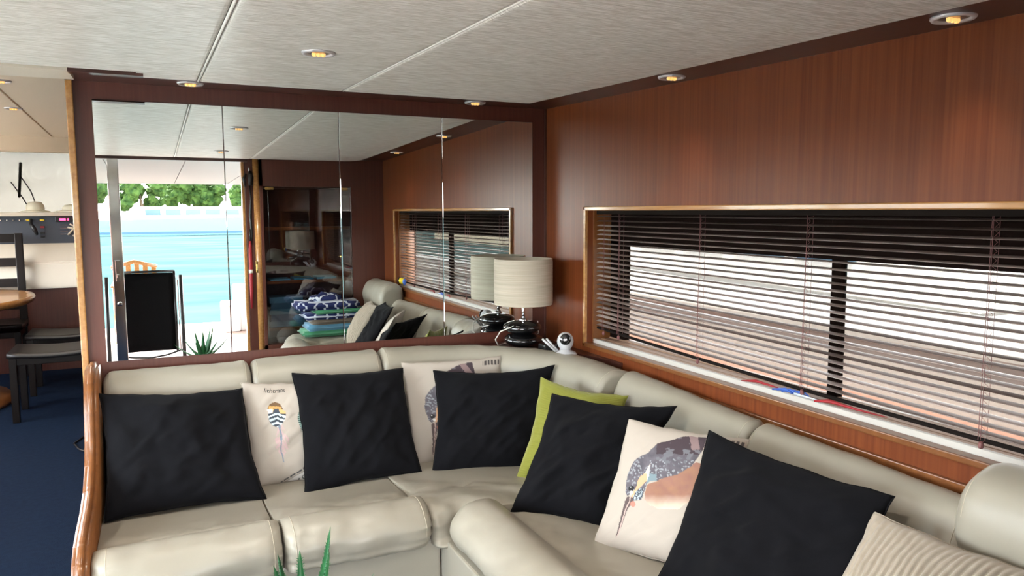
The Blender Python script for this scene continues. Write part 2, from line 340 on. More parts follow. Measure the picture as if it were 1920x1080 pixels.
hat(-.66, 8.44, 'wide cream sun hat on the dashboard beside the bulkhead edge', (.78, .74, .60), .17, .075)

# ---------------------------------------------------------------- downlights
def downlight(x, y, zb, label, group, power, r=.052, cone=150):
    t = thing('recessed_downlight', label, 'downlight', (x, y, zb), group)
    put('trim_ring', lathe(bmesh.new(), [(r*.70, .0), (r*.74, -.006), (r*.92, -.008), (r, -.003), (r, .001)], (x, y, zb), 32), RNG, t, smooth=True)
    put('reflector', lathe(bmesh.new(), [(r*.72, -.002), (r*.5, -.0032), (r*.3, -.0036), (0, -.0036)], (x, y, zb), 24), mat('satin', (.35, .3, .26), .3, metal=1), t, smooth=True)
    bm = bmesh.new()
    for k in (-1, 0, 1): bmesh.ops.create_uvsphere(bm, u_segments=8, v_segments=5, radius=.008, matrix=Matrix.Translation((x+k*.014, y, zb-.007)))
    put('bulb', bm, EMI, t)
    if power:
        l = bpy.data.lights.new('downlight_lamp', 'SPOT'); l.energy = power; l.spot_size = radians(cone); l.spot_blend = .8; l.shadow_soft_size = .03; l.color = (1, .90, .78)
        o = bpy.data.objects.new('downlight_lamp', l); C.objects.link(o); o.location = (0, 0, -.03); o.parent = t
RNG = mat('downlight_ring', (.62, .60, .62), .3, metal=.3)
EMI = mat('warm_bulb', (.8, .5, .2), .4, emit=((1, .50, .15), .16))
G = 'recessed downlights in the saloon ceiling'
downlight(.175, 3.465, cz(3.465), 'recessed downlight in the soffit above the left end of the mirror', G, LIGHT_W*.03, cone=70)
downlight(1.47, 3.50, cz(3.5), 'recessed downlight in the soffit above the right part of the mirror', G, LIGHT_W*.03, cone=70)
downlight(1.80, 2.37, cz(2.37), 'recessed downlight in the wood soffit above the far end of the window', G, LIGHT_W*.12, cone=70)
downlight(1.808, 1.262, cz(1.262), 'recessed downlight in the wood soffit at the top right, largest in view', G, LIGHT_W*.12, cone=70)
downlight(.495, 2.43, cz(2.43)-.012, 'recessed downlight in the middle vinyl ceiling panel, in front of the mirror', G, LIGHT_W)
downlight(.504, 1.07, cz(1.07)-.012, 'recessed downlight in the vinyl ceiling near the aft door, seen in the mirror', G, LIGHT_W)
downlight(-.93, 2.43, cz(2.43)-.012, 'recessed downlight in the port side of the vinyl ceiling', G, LIGHT_W)
downlight(-.764, 5.85, 2.118, 'recessed downlight in the cream forward cabin ceiling, nearer the windscreen', 'forward cabin downlights', LIGHT_W)
downlight(-.66, 4.67, 2.118, 'recessed downlight in the cream forward cabin ceiling, nearer the saloon', 'forward cabin downlights', LIGHT_W)

# ---------------------------------------------------------------- sofa
sofa = thing('corner_sofa', 'long L-shaped cream leather sofa with rolled seat fronts and an oak end panel', 'sofa', (.3, 3.0, 0))
def superloop(pts, n=8):
    """smooth closed Catmull-Rom loop through (d,z) control points"""
    out = []; N = len(pts)
    for i in range(N):
        p0, p1, p2, p3 = (Vector(pts[(i+k-1) % N]) for k in range(4))
        for j in range(n):
            t = j/n; out.append(.5*((2*p1)+(-p0+p2)*t+(2*p0-5*p1+4*p2-p3)*t*t+(-p0+3*p1-3*p2+p3)*t**3))
    return out
SEAMS = []
def sweep(path, prof, end=.04, zoff=lambda s: 0, wr=.004, seed=0, ends=(1, 1), n=8, wr_end=.0, seams=(), arcs=()):
    """path: list of (x,y, nx,ny): point and direction into the room. prof: list (d,z)."""
    loop = superloop(prof, n); c = sum(loop, Vector((0, 0)))/len(loop)
    L = [0]
    for a, b in zip(path, path[1:]): L.append(L[-1]+math.hypot(b[0]-a[0], b[1]-a[1]))
    T = L[-1]; bm = bmesh.new(); rings = []
    def at(s):
        for i in range(len(L)-1):
            if s <= L[i+1] or i == len(L)-2:
                t = (s-L[i])/max(1e-9, L[i+1]-L[i]); a, b = path[i], path[i+1]
                return [a[k]+(b[k]-a[k])*t for k in range(4)]
    N = max(14, int(T/.012)); ss = []
    for k in range(9): ss.append(end*(1-cos(pi/2*k/8)) if ends[0] else end*k/8)
    m = int((T-2*end)/.014); ss += [end+(T-2*end)*k/m for k in range(1, m)]
    for k in range(8, -1, -1): ss.append(T-(end*(1-cos(pi/2*k/8)) if ends[1] else end*k/8))
    for s in ss:
        x, y, nx, ny = at(s)
        q0 = min(1, s/end); q1 = min(1, (T-s)/end)
        k0 = sqrt(max(0, 1-(1-q0)**2)) if ends[0] else 1; k1 = sqrt(max(0, 1-(1-q1)**2)) if ends[1] else 1
        ins = (1-k0*k1)*end
        ring = []
        for p in loop:
            v = p-c; l = v.length; v = v*(max(.02, (l-ins)/l)); q = c+v
            P = Vector((x+nx*q.x, y+ny*q.x, q.y+zoff(s/T)))
            h = noise.fractal(P*7+Vector((seed, 0, 0)), 1, 2, 3)*wr + wr*.8*max(0, noise.noise(Vector((P.x*5+P.y*9, P.y*5-P.x*13, P.z*8+seed)))-.1)
            if wr_end:
                e = max(math.exp(-s/.05), math.exp(-(T-s)/.05)); h += wr_end*e*noise.noise(Vector((P.x*6, P.y*6, P.z*55+seed)))
            u = v.normalized() if v.length else Vector((0, 0))
            ring.append(bm.verts.new(P+Vector((nx*u.x, ny*u.x, u.y))*h))
        rings.append(ring)
    K = len(loop)
    for sp_, i0, i1 in seams:            # stitched seam lines following the section
        j = min(range(len(ss)), key=lambda q: abs(ss[q]-(sp_ if sp_ > 0 else T+sp_)))
        SEAMS.append([rings[j][k % K].co.copy() for k in range(i0, i1)])
    for k_, s0, s1, amp in arcs:         # curved seam starting and ending on the same section point
        js = [q for q in range(len(ss)) if s0 <= ss[q] <= s1]
        SEAMS.append([rings[q][(k_+int(round(amp*sin(pi/2*(ss[q]-s0)/(s1-s0))))) % K].co.copy() for q in js])
    for a, b in zip(rings, rings[1:]):
        for k in range(K): bm.faces.new((a[k], a[(k+1) % K], b[(k+1) % K], b[k]))
    bm.faces.new(rings[0][::-1]); bm.faces.new(rings[-1]); bmesh.ops.recalc_face_normals(bm, faces=bm.faces[:]); return bm
BY, BX = 3.598, 1.90       # rear faces of the back cushions
# profile: d measured into the room from the rear face
back = [(0, .45), (0, .70), (.03, .765), (.09, .789), (.16, .772), (.20, .71), (.215, .62), (.24, .50), (.27, .36), (.20, .26), (.02, .28)]
back_r = [(0, .45), (-.005, .68), (.02, .735), (.055, .752), (.10, .735), (.135, .68), (.165, .58), (.205, .48), (.25, .36), (.20, .26), (.02, .28)]
def lin_y(x0, x1, y=BY, n=2): return [(x0+(x1-x0)*k/n, y, 0, -1) for k in range(n+1)]
def lin_x(y0, y1, x=BX, n=2): return [(x, y0+(y1-y0)*k/n, -1, 0) for k in range(n+1)]
def arcpath(cx, cy, r, a0, a1, n=16):
    o = []
    for k in range(n+1):
        a = radians(a0+(a1-a0)*k/n); o.append((cx+r*cos(a), cy+r*sin(a), -cos(a), -sin(a)))
    return o
put('backrest', sweep(lin_y(-.205, .366), back, .035, seed=1, seams=[(.02, 6, 40), (-.02, 6, 40)], wr_end=.004), LEA, sofa, smooth=True)
put('backrest', sweep(lin_y(.372, .952), back, .035, zoff=lambda s: .004, seed=2, seams=[(.02, 6, 40), (-.02, 6, 40)], wr_end=.004), LEA, sofa, smooth=True)
R_ = .75
cpath = [(.958, BY, 0, -1), (BX-R_, BY, 0, -1)] + arcpath(BX-R_, BY-R_, R_, 90, 0)[1:] + [(BX, 2.705, -1, 0)]
put('backrest', sweep(cpath, back, .035, zoff=lambda s: .004-.030*s, seed=3, seams=[(.02, 6, 40), (-.02, 6, 40)], wr=.006, wr_end=.004), LEA, sofa, smooth=True)
put('backrest', sweep(lin_x(2.695, 1.905), back_r, .035, zoff=lambda s: .010-.028*s, seed=4, seams=[(.02, 6, 40), (-.03, 6, 40)], wr_end=.004), LEA, sofa, smooth=True)
put('backrest', sweep(lin_x(1.90, 1.125), back_r, .035, zoff=lambda s: -.018-.016*s, seed=5, seams=[(.02, 6, 40), (-.04, 6, 44)], wr_end=.004), LEA, sofa, smooth=True)
back_h = [(0, .45), (-.0, .72), (.03, .80), (.10, .825), (.18, .79), (.215, .70), (.20, .60), (.215, .50), (.26, .36), (.20, .26), (.02, .28)]
put('backrest', sweep(lin_x(1.12, .50), back_h, .06, zoff=lambda s: .025, seed=6, seams=[(.03, 6, 40),], wr_end=.004), LEA, sofa, smooth=True)
# seats: d measured from front line backwards -> use direction to the back
def seatprof(depth): return [(.03, .245), (-.012, .29), (-.018, .345), (.03, .395), (.10, .408), (.165, .385), (.195, .345), (.235, .356), (.30, .352), (.50, .322), (depth-.02, .30), (depth, .24), (.30, .20)]
yf = 2.47
sp = seatprof(.90)
put('seat_cushion', sweep([(x, yf, 0, 1) for x in (-.212, .07, .345)], sp, .05, seed=11, seams=[(.045, 8, 44), (-.035, 8, 44)], wr=.010, wr_end=.018), LEA, sofa, smooth=True)
put('seat_cushion', sweep([(x, yf, 0, 1) for x in (.352, .6, .862)], sp, .05, seed=12, seams=[(.035, 8, 44), (-.035, 8, 44)], wr=.010, wr_end=.018), LEA, sofa, smooth=True)
# corner seat: fan between the two runs
cs = [(0.02, .235), (-.005, .28), (.0, .345), (.04, .378), (.12, .378), (.25, .352), (.42, .335), (.62, .315), (.80, .28), (.62, .18)]
fan = [(.868, 2.50, 0, 1), (.93, 2.50, .05, 1), (.97, 2.515, .30, .95), (1.0, 2.50, .5, .87), (1.03, 2.475, .85, .55), (1.05, 2.43, 1, 0)]
put('corner_seat', sweep(fan, cs, .03, seed=13, wr=.024, wr_end=.018), LEA, sofa, smooth=True)
put('corner_seat_base', B(((1.0, 2.42, .12), (1.76, 3.42, .30)), bev=.03, seg=3), LEA, sofa, smooth=True)
xf = .945
sr = [(.03, .245), (-.028, .285), (-.035, .345), (.02, .400), (.10, .415), (.165, .382), (.20, .350), (.29, .352), (.45, .338), (.74, .31), (.77, .24), (.30, .20)]
put('seat_cushion', sweep([(xf, y, 1, 0) for y in (2.485, 2.0, 1.50)], sr, .085, seed=14, wr=.010, wr_end=.004), LEA, sofa, smooth=True)
put('seat_cushion', sweep([(xf, y, 1, 0) for y in (1.495, 1.2, .86)], sr, .05, seed=15, wr=.005, wr_end=.006), LEA, sofa, smooth=True)
put('seat_cushion', sweep([(1.02, .50, 1, 0), (1.02, .86, 1, 0)], [(.03, .245), (-.03, .29), (-.03, .345), (.02, .39), (.10, .40), (.35, .395), (.62, .39), (.66, .3), (.30, .235)], .10, seed=16, wr=.005), LEA, sofa, smooth=True)
for q in SEAMS: put('seam', tube(bmesh.new(), q, .0013, 5, cap=False), PIPE, sofa, smooth=True)
# base panels
put('base_panel', B(((-.205, 2.515, 0), (.905, 2.56, .262)), bev=.008), LEA, sofa)
put('base_panel', B(((.910, .52, 0), (.96, 2.555, .262)), bev=.008), LEA, sofa)
put('base_frame', B(((-.20, 2.56, 0), (1.84, 3.59, .19)), ((.96, .50, 0), (1.84, 2.56, .19))), PIPE, sofa)
# oak end panel, S-curved top edge
prof_arm = [(3.60, 0), (3.60, .80), (3.50, .842), (3.36, .845), (3.26, .80), (3.20, .70), (3.16, .60), (3.10, .53), (2.98, .475), (2.84, .455), (2.70, .452), (2.58, .44), (2.50, .41), (2.455, .36), (2.45, .30), (2.49, .27), (2.50, .0)]
bm = bmesh.new(); prism(bm, prof_arm, 'x', -.262, -.214); bmesh.ops.bevel(bm, geom=bm.edges[:], offset=.014, segments=3, affect='EDGES', clamp_overlap=True)
put('end_panel', bm, OAKD, sofa, smooth=True, label='varnished oak end panel with S-curved top')

# ---------------------------------------------------------------- cushions
def sgn(v): return -1 if v < 0 else 1
def cushion_fn(cs, tf, tb, pinch, seed, wr):
    TL, TR, BR, BL = [Vector(c) for c in cs]
    nrm = (TR-TL).cross(BL-TL).normalized()           # points to the viewer side?
    cen = (TL+TR+BR+BL)/4
    if nrm.dot(Vector((0, 0, 1.45))-cen) < 0: nrm = -nrm
    def S(u, v, side, off=0):
        a, b = 2*u-1, 2*v-1
        # concave edges, stretched corners
        pu = u+a*(-pinch*(1-b*b))*(abs(a)**1.5)+.006*noise.noise(Vector((v*6, seed, a*2))); pv = v+b*(-pinch*(1-a*a))*(abs(b)**1.5)
        P = (TL*(1-pu)+TR*pu)*(1-pv)+(BL*(1-pu)+BR*pu)*pv
        h = (max(0, 1-abs(a)**2.6)*max(0, 1-abs(b)**2.6))**.55
        q = Vector((u*3+seed, v*3, side*5+seed))
        k = min(1, 3*min(1-abs(a), 1-abs(b)))
        w = wr*noise.fractal(q, 1, 2, 3)*2.2*k
        # long drag creases running towards the corners
        w += wr*.9*k*max(0, noise.noise(Vector(((u-v)*2.0+seed, (u+v)*9, seed))))*2
        edge = .0045*noise.noise(Vector((u*9+seed*3, v*9, 1.7)))
        P = P + ((TR-TL).normalized()+(BL-TL).normalized())*edge
        return P + nrm*((tf if side > 0 else -tb)*h + w*(.5+.5*h) + off + noise.noise(Vector((u*2+seed, v*2, 9)))*.006)
    return S, nrm
def cushion(name, label, cs, m, tf=.06, tb=.045, pinch=.035, seed=0, wr=.013, N=56, group=None, paint=None, ribs=None, seam=None):
    S, nrm = cushion_fn(cs, tf, tb, pinch, seed, wr)
    bm = bmesh.new(); g = {}
    for side in (1, -1):
        n = N if side > 0 else 40 if N > 60 else N
        n = N
        for i in range(n+1):
            for j in range(n+1):
                if side < 0 and (i in (0, n) or j in (0, n)): g[-1, i, j] = g[1, i, j]; continue
                off = 0
                u, v = j/n, i/n
                if ribs:
                    ph = ribs[0]*(u*ribs[2]+v*ribs[3]+.012*sin(9*v)+.01*sin(7*u+2)); k = min(1, 12*min(u, 1-u, v, 1-v))
                    off = ribs[1]*(abs(sin(pi*ph))-.5)*k*side
                g[side, i, j] = bm.verts.new(S(u, v, side, off))
    bm.verts.ensure_lookup_table()
    uvl = bm.loops.layers.uv.new('uv')
    for side in (1, -1):
        for i in range(N):
            for j in range(N):
                q = [(i, j), (i+1, j), (i+1, j+1), (i, j+1)]
                if side < 0: q = q[::-1]
                f = bm.faces.new([g[side, a, b] for a, b in q])
                for lp, (a, b) in zip(f.loops, q): lp[uvl].uv = (b/N, a/N)
    bmesh.ops.recalc_face_normals(bm, faces=bm.faces[:])
    t = Vector(cs[0])+Vector(cs[2]); o = put(name, bm, m, smooth=True)
    tag(o, label, 'cushion', group)
    # piped seam around the rim
    rim = [S(k/30, 0, 1) for k in range(30)]+[S(1, k/30, 1) for k in range(30)]+[S(1-k/30, 1, 1) for k in range(30)]+[S(0, 1-k/30, 1) for k in range(31)]
    put('piping', tube(bmesh.new(), rim, .0022, 6), seam or m, o, smooth=True)
    if paint:
        me = o.data; ca = me.color_attributes.new('print', 'BYTE_COLOR', 'POINT'); n1 = (N+1)*(N+1)
        cols = [0.0]*(4*len(me.vertices))
        base = paint(-9, -9)
        for i in range(len(me.vertices)): cols[4*i:4*i+4] = [*base, 1]
        for i in range(N+1):
            for j in range(N+1):
                k = i*(N+1)+j; c = paint(j/N, i/N); cols[4*k:4*k+4] = [*c, 1]
        ca.data.foreach_set('color', cols)
    return o, S
def printed_mat(name):
    m = mat(name, (.7, .66, .6), .8, bump=((400, 400, 400), .2, .001)); t = m.node_tree
    a = t.nodes.new('ShaderNodeVertexColor'); a.layer_name = 'print'; t.links.new(a.outputs[0], t.nodes['Principled BSDF'].inputs['Base Color']); return m
PRN = printed_mat('printed_cotton'); SMC = mat('cushion_seam', (.33, .29, .245), .9)
CREAM = (.38, .335, .29)
def inpoly(x, y, P):
    c = False; j = len(P)-1
    for i in range(len(P)):
        if (P[i][1] > y) != (P[j][1] > y) and x < (P[j][0]-P[i][0])*(y-P[i][1])/(P[j][1]-P[i][1])+P[i][0]: c = not c
        j = i
    return c
# bird print, in the pixel frame of a 945x1080 study of the cushion whose corners are QB
QB = [((1180-1080)*3.375, 27*3.375), ((1405-1080)*3.375, 65*3.375), ((1330-1080)*3.375, 325*3.375), ((1115-1080)*3.375, 260*3.375)]
body = [(350, 540), (355, 480), (370, 440), (400, 390), (440, 360), (500, 330), (560, 270), (640, 235), (720, 205), (770, 198), (860, 205), (850, 280), (820, 360), (780, 420), (750, 440), (700, 465), (640, 490), (570, 515), (520, 520), (500, 545), (490, 580), (460, 630), (410, 637), (395, 600), (365, 605), (348, 575)]
belly = [(510, 540), (580, 512), (640, 490), (700, 465), (750, 438), (800, 400), (850, 400), (830, 560), (760, 650), (690, 685), (600, 690), (520, 662), (485, 630), (490, 590)]
cheek = [(522, 398), (518, 470), (500, 520), (470, 548), (430, 592), (400, 622), (396, 604), (428, 556), (436, 515), (455, 480), (470, 475), (490, 462)]
chin = [(455, 560), (480, 570), (475, 610), (440, 635), (405, 632), (410, 610), (430, 580)]
beak = [(362, 606), (405, 618), (412, 655), (385, 672), (360, 715), (325, 790), (280, 872), (283, 835), (315, 745), (342, 672), (350, 640)]
rnd = random.Random(5)
spots = []
while len(spots) < 150:
    x, y = rnd.uniform(345, 800), rnd.uniform(330, 640)
    if inpoly(x, y, body) and not inpoly(x, y, cheek) and (x < 470 or y > 380): spots.append((x, y, rnd.uniform(3.5, 6.5)))
def bird(u, v):
    if u < 0: return CREAM
    x = (QB[0][0]*(1-u)+QB[1][0]*u)*(1-v)+(QB[3][0]*(1-u)+QB[2][0]*u)*v
    y = (QB[0][1]*(1-u)+QB[1][1]*u)*(1-v)+(QB[3][1]*(1-u)+QB[2][1]*u)*v
    n = noise.fractal(Vector((x/60, y/60, 3)), 1, 2, 4)
    x += 5*noise.noise(Vector((x/25, y/25, 0))); y += 5*noise.noise(Vector((x/25, y/25, 7)))
    c = CREAM
    if inpoly(x, y, belly): 
        k = max(0, min(1, (690-y)/90)); c = tuple(a*(1-k)+b*k for a, b in zip((.62, .52, .42), (.26+.03*n, .128+.02*n, .088)))
    if inpoly(x, y, body):
        d = .5+.5*n
        c = (.060+.07*d, .055+.065*d, .068+.075*d)
        if y < 340 and x > 560 and n < .35: c = (.045, .030, .038)
        if x > 560 and 300 < y < 420 and n > .12: c = (.13, .13, .15)
        for sx, sy, r in spots:
            if abs(sx-x) < r and abs(sy-y) < r and (sx-x)**2+(sy-y)**2 < r*r: c = (.24, .25, .275); break
        if x > 500 and x < 560 and 470 < y < 540: c = (.16, .22, .25)
    if inpoly(x, y, cheek): c = (.58, .33, .19) if y > 470 and x < 500 else (.66, .55, .45)
    if inpoly(x, y, chin): c = (.05, .06, .075) if noise.noise(Vector((x/7, y/7, 2))) < .1 else (.38, .45, .5)
    if inpoly(x, y, beak): c = (.085, .06, .06) if abs((x-355)+(y-700)*.42) > 5 else (.40, .30, .27)
    if (x-405)**2+(y-655)**2 < 300: c = (.45, .17, .13)
    e = (x-392)**2+(y-560)**2
    if e < 420: c = (.01, .01, .012)
    if (x-386)**2+(y-552)**2 < 22: c = (.6, .6, .6)
    if (x-395)**2+(y-590)**2 < 150: c = (.6, .6, .58)
    if u > .80 and .03 < v < .075 and (u*90 % 3.1) < 1.9: c = (.06, .05, .05)
    if x > 745 and y < 300 and abs((x-790)-(y-250)*.2) < 26 and inpoly(x, y, body): c = (.22, .15, .15)
    return c
# feather print; frame = 849x1080 study (3.86 px per photo pixel, origin 420,680)
QF = [((452-420)*3.86, 38*3.86), ((640-420)*3.86, 32*3.86), ((665-420)*3.86, 215*3.86), ((476-420)*3.86, 234*3.86)]
def feather(u, v):
    if u < 0: return CREAM
    x = (QF[0][0]*(1-u)+QF[1][0]*u)*(1-v)+(QF[3][0]*(1-u)+QF[2][0]*u)*v
    y = (QF[0][1]*(1-u)+QF[1][1]*u)*(1-v)+(QF[3][1]*(1-u)+QF[2][1]*u)*v
    c = CREAM; nn = noise.noise(Vector((x/14, y/14, 1)))
    # pink down
    if 430 < y < 690:
        w = (55 if y < 600 else 75)*(1-abs(y-560)/150); cxl = 382+(y-460)*.10+5
        if abs(x-cxl) < w and noise.noise(Vector(((x+y*.6)/11 if x < cxl else (x-y*.6)/11, y/60, 4))) > -.12: c = (.47, .33, .33)
    # vane
    dx, dy = (x-362)/62, (y-375)/92
    if y < 350: dx = (x-350)/58
    if dx*dx+dy*dy < 1:
        if y < 340:
            c = (.13, .07, .03) if (y < 318 or abs(x-350) > 44) or nn > .35 else (.50, .28, .09)
        elif y < 372:
            c = (.60, .38, .16) if abs(x-360) > 14+(y-340)*.4 else (.04, .05, .07)
            if x < 335: c = (.62, .60, .58)
        else:
            z = (y+abs(x-368)*-.35+6*nn)-352
            c = (.03, .04, .055) if (z % 31) < 16 else (.50, .60, .64)
    if 455 < y < 725:
        cxl = 380+(y-460)*.13-6*sin((y-460)/80)
        if abs(x-cxl) < (7 if y < 560 else 4.5): c = (.17, .21, .27)
    # second feather on the right, mostly hidden
    for sx in (560, 700):
        dx, dy = (x-sx)/45, (y-410)/90
        if dx*dx+dy*dy < 1: c = (.02, .06, .05) if (y+x*.3) % 14 < 9 else (.35, .45, .4)
        if 495 < y < 690 and abs(x-sx-8) < 4: c = (.15, .18, .2)
    # printed corner band
    s = (y-880)+(x-420)*.74
    if -14 < s < 0 and x > 380 and (x*.8 % 34) < 28: c = (.05, .05, .055)
    if 14 < s < 18: c = (.12, .12, .12)
    if s > 18: c = (.60, .57, .55)
    if (x-533)**2+(y-860)**2 < 60: c = (.05, .05, .05)
    rr = sqrt((x-572)**2+(y-838)**2)
    if 14 < rr < 21 and x < 584: c = (.07, .07, .07)
    return c
RB = mat('ribbed_green', (0.187, 0.1913, 0.02125), .9, sheen=.3); RC = mat('ribbed_cream', (0.2746, 0.2312, 0.1806), .95, sheen=.2, vary=((60, 60, 60), (0.3396, 0.289, 0.2312), .3))
GC = 'plain black square cushions on the sofa'
cushion('black_cushion', 'black square cushion leaning at the left end of the sofa beside the oak panel', [(-0.214, 3.294, 0.747), (0.314, 3.275, 0.717), (0.363, 3.027, 0.319), (-0.205, 3.031, 0.325)], BLK, seed=1, group=GC, tf=.075)
o2, S2 = cushion('feather_print_cushion', 'cream cushion printed with a brown and striped feather, between two black cushions', [(0.312, 3.314, 0.732), (0.733, 3.307, 0.705), (0.755, 3.196, 0.289), (0.335, 3.201, 0.311)], PRN, seed=2, N=170, paint=feather, tf=.05, tb=.035, wr=.005, pinch=.025, seam=SMC)
cushion('black_cushion', 'black square cushion between the feather cushion and the half-hidden bird cushion', [(0.521, 3.3, 0.756), (1.01, 3.288, 0.736), (1.01, 3.04, 0.323), (0.512, 3.029, 0.304)], BLK, seed=3.3, group=GC)
cushion('bird_print_cushion', 'cream bird-print cushion mostly hidden behind the black cushions under the mirror', [(1.024, 3.348, 0.746), (1.5, 3.283, 0.751), (1.471, 3.152, 0.25), (1.039, 3.225, 0.298)], PRN, seed=4, N=150, paint=bird, tf=.04, tb=.03, wr=.004, pinch=.02, group='bird-print cushions', seam=SMC)
cushion('black_cushion', 'black square cushion in front of the half-hidden bird cushion, left of the green one', [(1.146, 3.255, 0.717), (1.665, 3.03, 0.735), (1.50, 2.95, 0.265), (1.048, 3.025, 0.294)], BLK, seed=5.2, group=GC, pinch=.05)
cushion('green_ribbed_cushion', 'lime green ribbed cushion peeking out behind a black cushion in the sofa corner', [(1.507, 2.869, 0.726), (1.742, 2.545, 0.692), (1.637, 2.529, 0.288), (1.339, 2.789, 0.306)], RB, seed=6, N=170, ribs=(46, .003, 0, 1), tf=.05, tb=.04, wr=.005, pinch=.05)
cushion('black_cushion', 'black square cushion in front of the green ribbed cushion', [(1.39, 2.555, 0.737), (1.722, 2.20, 0.730), (1.42, 2.165, 0.315), (1.145, 2.42, 0.35)], BLK, seed=7.7, group=GC, pinch=.045)
cushion('bird_print_cushion', 'cream cushion printed with a long-beaked speckled bird, fully in view at the front right', [(1.492, 2.172, 0.716), (1.694, 1.796, 0.719), (1.482, 1.723, 0.336), (1.294, 2.078, 0.337)], PRN, seed=8, N=230, paint=bird, tf=.05, tb=.04, wr=.003, pinch=.02, group='bird-print cushions', seam=SMC)
cushion('black_cushion', 'largest black cushion at the front right, between bird cushion and cream ribbed cushion', [(1.581, 1.854, 0.748), (1.688, 1.267, 0.72), (1.465, 1.224, 0.357), (1.321, 1.785, 0.318)], BLK, seed=9.1, group=GC)
cushion('cream_ribbed_cushion', 'cream wide-ribbed cushion at the bottom right corner of the view', [(1.617, 1.267, .690), (1.70, .80, .680), (1.475, .925, .36), (1.375, 1.31, .30)], RC, seed=10, N=190, ribs=(26, .009, 1, .0), tf=.08, tb=.05, wr=.004, pinch=.03)
# printed script on the feather cushion (flat lettering laid on the cloth)
def script_text(S, txt, u0, v0, du, parent, m):
    cu = bpy.data.curves.new('t', 'FONT'); cu.body = txt; cu.size = 1; cu.shear = .35; cu.align_x = 'CENTER'; cu.space_character = .95
    to = bpy.data.objects.new('t', cu); C.objects.link(to); bpy.context.view_layer.update()
    me = bpy.data.meshes.new_from_object(to); bpy.data.objects.remove(to)
    for v in me.vertices: v.co = S(u0+v.co.x*du, v0-v.co.y*du*1.05, 1, .0018)
    o = bpy.data.objects.new('lettering', me); C.objects.link(o); me.materials.append(m); o.parent = parent; return o
script_text(S2, 'lithtrans', .30, .098, .068, o2, RUB)

# ---------------------------------------------------------------- blind
blind = thing('venetian_blind', 'wine-brown venetian blind with slim open slats hanging across the window', 'blind', (1.962, 2.0, 1.45))
y0, y1 = .845, 3.135; NS = 25
put('head_rail', B(((1.948, y0, 1.432), (1.978, y1, 1.452)), bev=.002), SLATD, blind)
bm = bmesh.new(); n = 6; L_ = y1-y0; tl = radians(13)
top, bot = [], []
segs = 12
for s in range(segs+1):
    for i in range(n+1):
        a = -1+2*i/n; xx = a*.0135; zz = .0022*(1-a*a)
        top.append(bm.verts.new((xx*cos(tl)-zz*sin(tl), L_*s/segs, xx*sin(tl)+zz*cos(tl))))
for s in range(segs):
    for i in range(n):
        k = s*(n+1)+i; bm.faces.new((top[k], top[k+1], top[k+n+2], top[k+n+1]))
geom = bm.faces[:]
bmesh.ops.solidify(bm, geom=geom, thickness=.0006)
slat_me = None
zt0, zt1 = 1.424, 1.424; zb0, zb1 = .845, .882    # bottom hangs a little lower towards the stern
for i in range(NS):
    f = i/(NS-1); za = zt0+(zb0+.012-zt0)*f; zb = zt1+(zb1+.012-zt1)*f
    if slat_me is None:
        o = put('slat', bm, SLAT, blind, smooth=False); slat_me = o.data
        for p in slat_me.polygons: p.use_smooth = True
    else:
        o = bpy.data.objects.new('slat', slat_me); C.objects.link(o); o.parent = blind; o.matrix_parent_inverse = Matrix.Translation(blind.location).inverted()
    o.location = (1.962, y0, za+random.uniform(-.001, .001)); o.rotation_euler = (math.atan((zb-za)/L_)+random.uniform(-.0006, .0006), radians(random.uniform(-2.0, 2.0)), 0)
bm = bmesh.new()
for k in range(24):
    a, b = y0+L_*k/24, y0+L_*(k+1)/24
    za = zb0+(zb1-zb0)*k/24-.010*sin(pi*k/24); zb = zb0+(zb1-zb0)*(k+1)/24-.010*sin(pi*(k+1)/24)
    tube(bm, [(1.962, a, za-.004), (1.962, b+.001, zb-.004)], .0068, 8)
put('bottom_rail', bm, SLATD, blind)
for yy in (3.07, 2.94, 2.37, 1.83, 1.22, .92):
    f = (yy-y0)/L_; zbt = zb0+(zb1-zb0)*f-.006
    bm = bmesh.new()
    for dx in (-.0135, .0135): tube(bm, [(1.962+dx, yy, 1.44), (1.962+dx, yy, zbt)], .0007, 4)
    tube(bm, [(1.962, yy+.012, 1.44), (1.962-.014, yy+.006, zbt)], .0009, 4)
    for k in range(NS): 
        z = 1.424+(zbt+.014-1.424)*k/(NS-1); tube(bm, [(1.9485, yy, z), (1.9755, yy, z+.004)], .0006, 4)
        tube(bm, [(1.9485, yy, z), (1.9475, yy-.014, z-.010), (1.9485, yy-.004, z-.020)], .0006, 4)
    put('ladder_cord', bm, CORD, blind)
    bm = lathe(bmesh.new(), [(.001, 0), (.006, -.004), (.007, -.016), (.002, -.022)], (1.952, yy, zbt-.004), 10); put('cord_tassel', bm, CORD, blind)

# small things lying on the sill
def strap(name, label, cat, pts, r, m, group=None):
    o = put(name, tube(bmesh.new(), pts, r, 6), m, smooth=True); tag(o, label, cat, group); return o
strap('red_strap', 'short red strap end lying on the sill left of the blue clip', 'strap', [(1.934, 2.10, .826), (1.948, 2.04, .836), (1.958, 1.98, .831), (1.965, 1.95, .828)], [.002, .006, .004, .002], RED, 'red straps on the window sill')
strap('red_strap', 'red strap end lying on the sill right of the blue clip', 'strap', [(1.935, 1.76, .828), (1.947, 1.71, .837), (1.965, 1.62, .829), (1.975, 1.52, .828)], [.004, .007, .004, .0015], RED, 'red straps on the window sill')
cl = thing('swim_clip', 'small blue and white plastic clip lying on the window sill', 'clip', (1.945, 1.88, .824))
bm = bmesh.new()
for k in range(5): tube(bm, [(1.938+.004*k, 1.95-.018*k, .826+.002*(k % 2)), (1.95+.003*k, 1.90-.018*k, .838), (1.947+.004*k, 1.87-.015*k, .828)], .0032, 6)
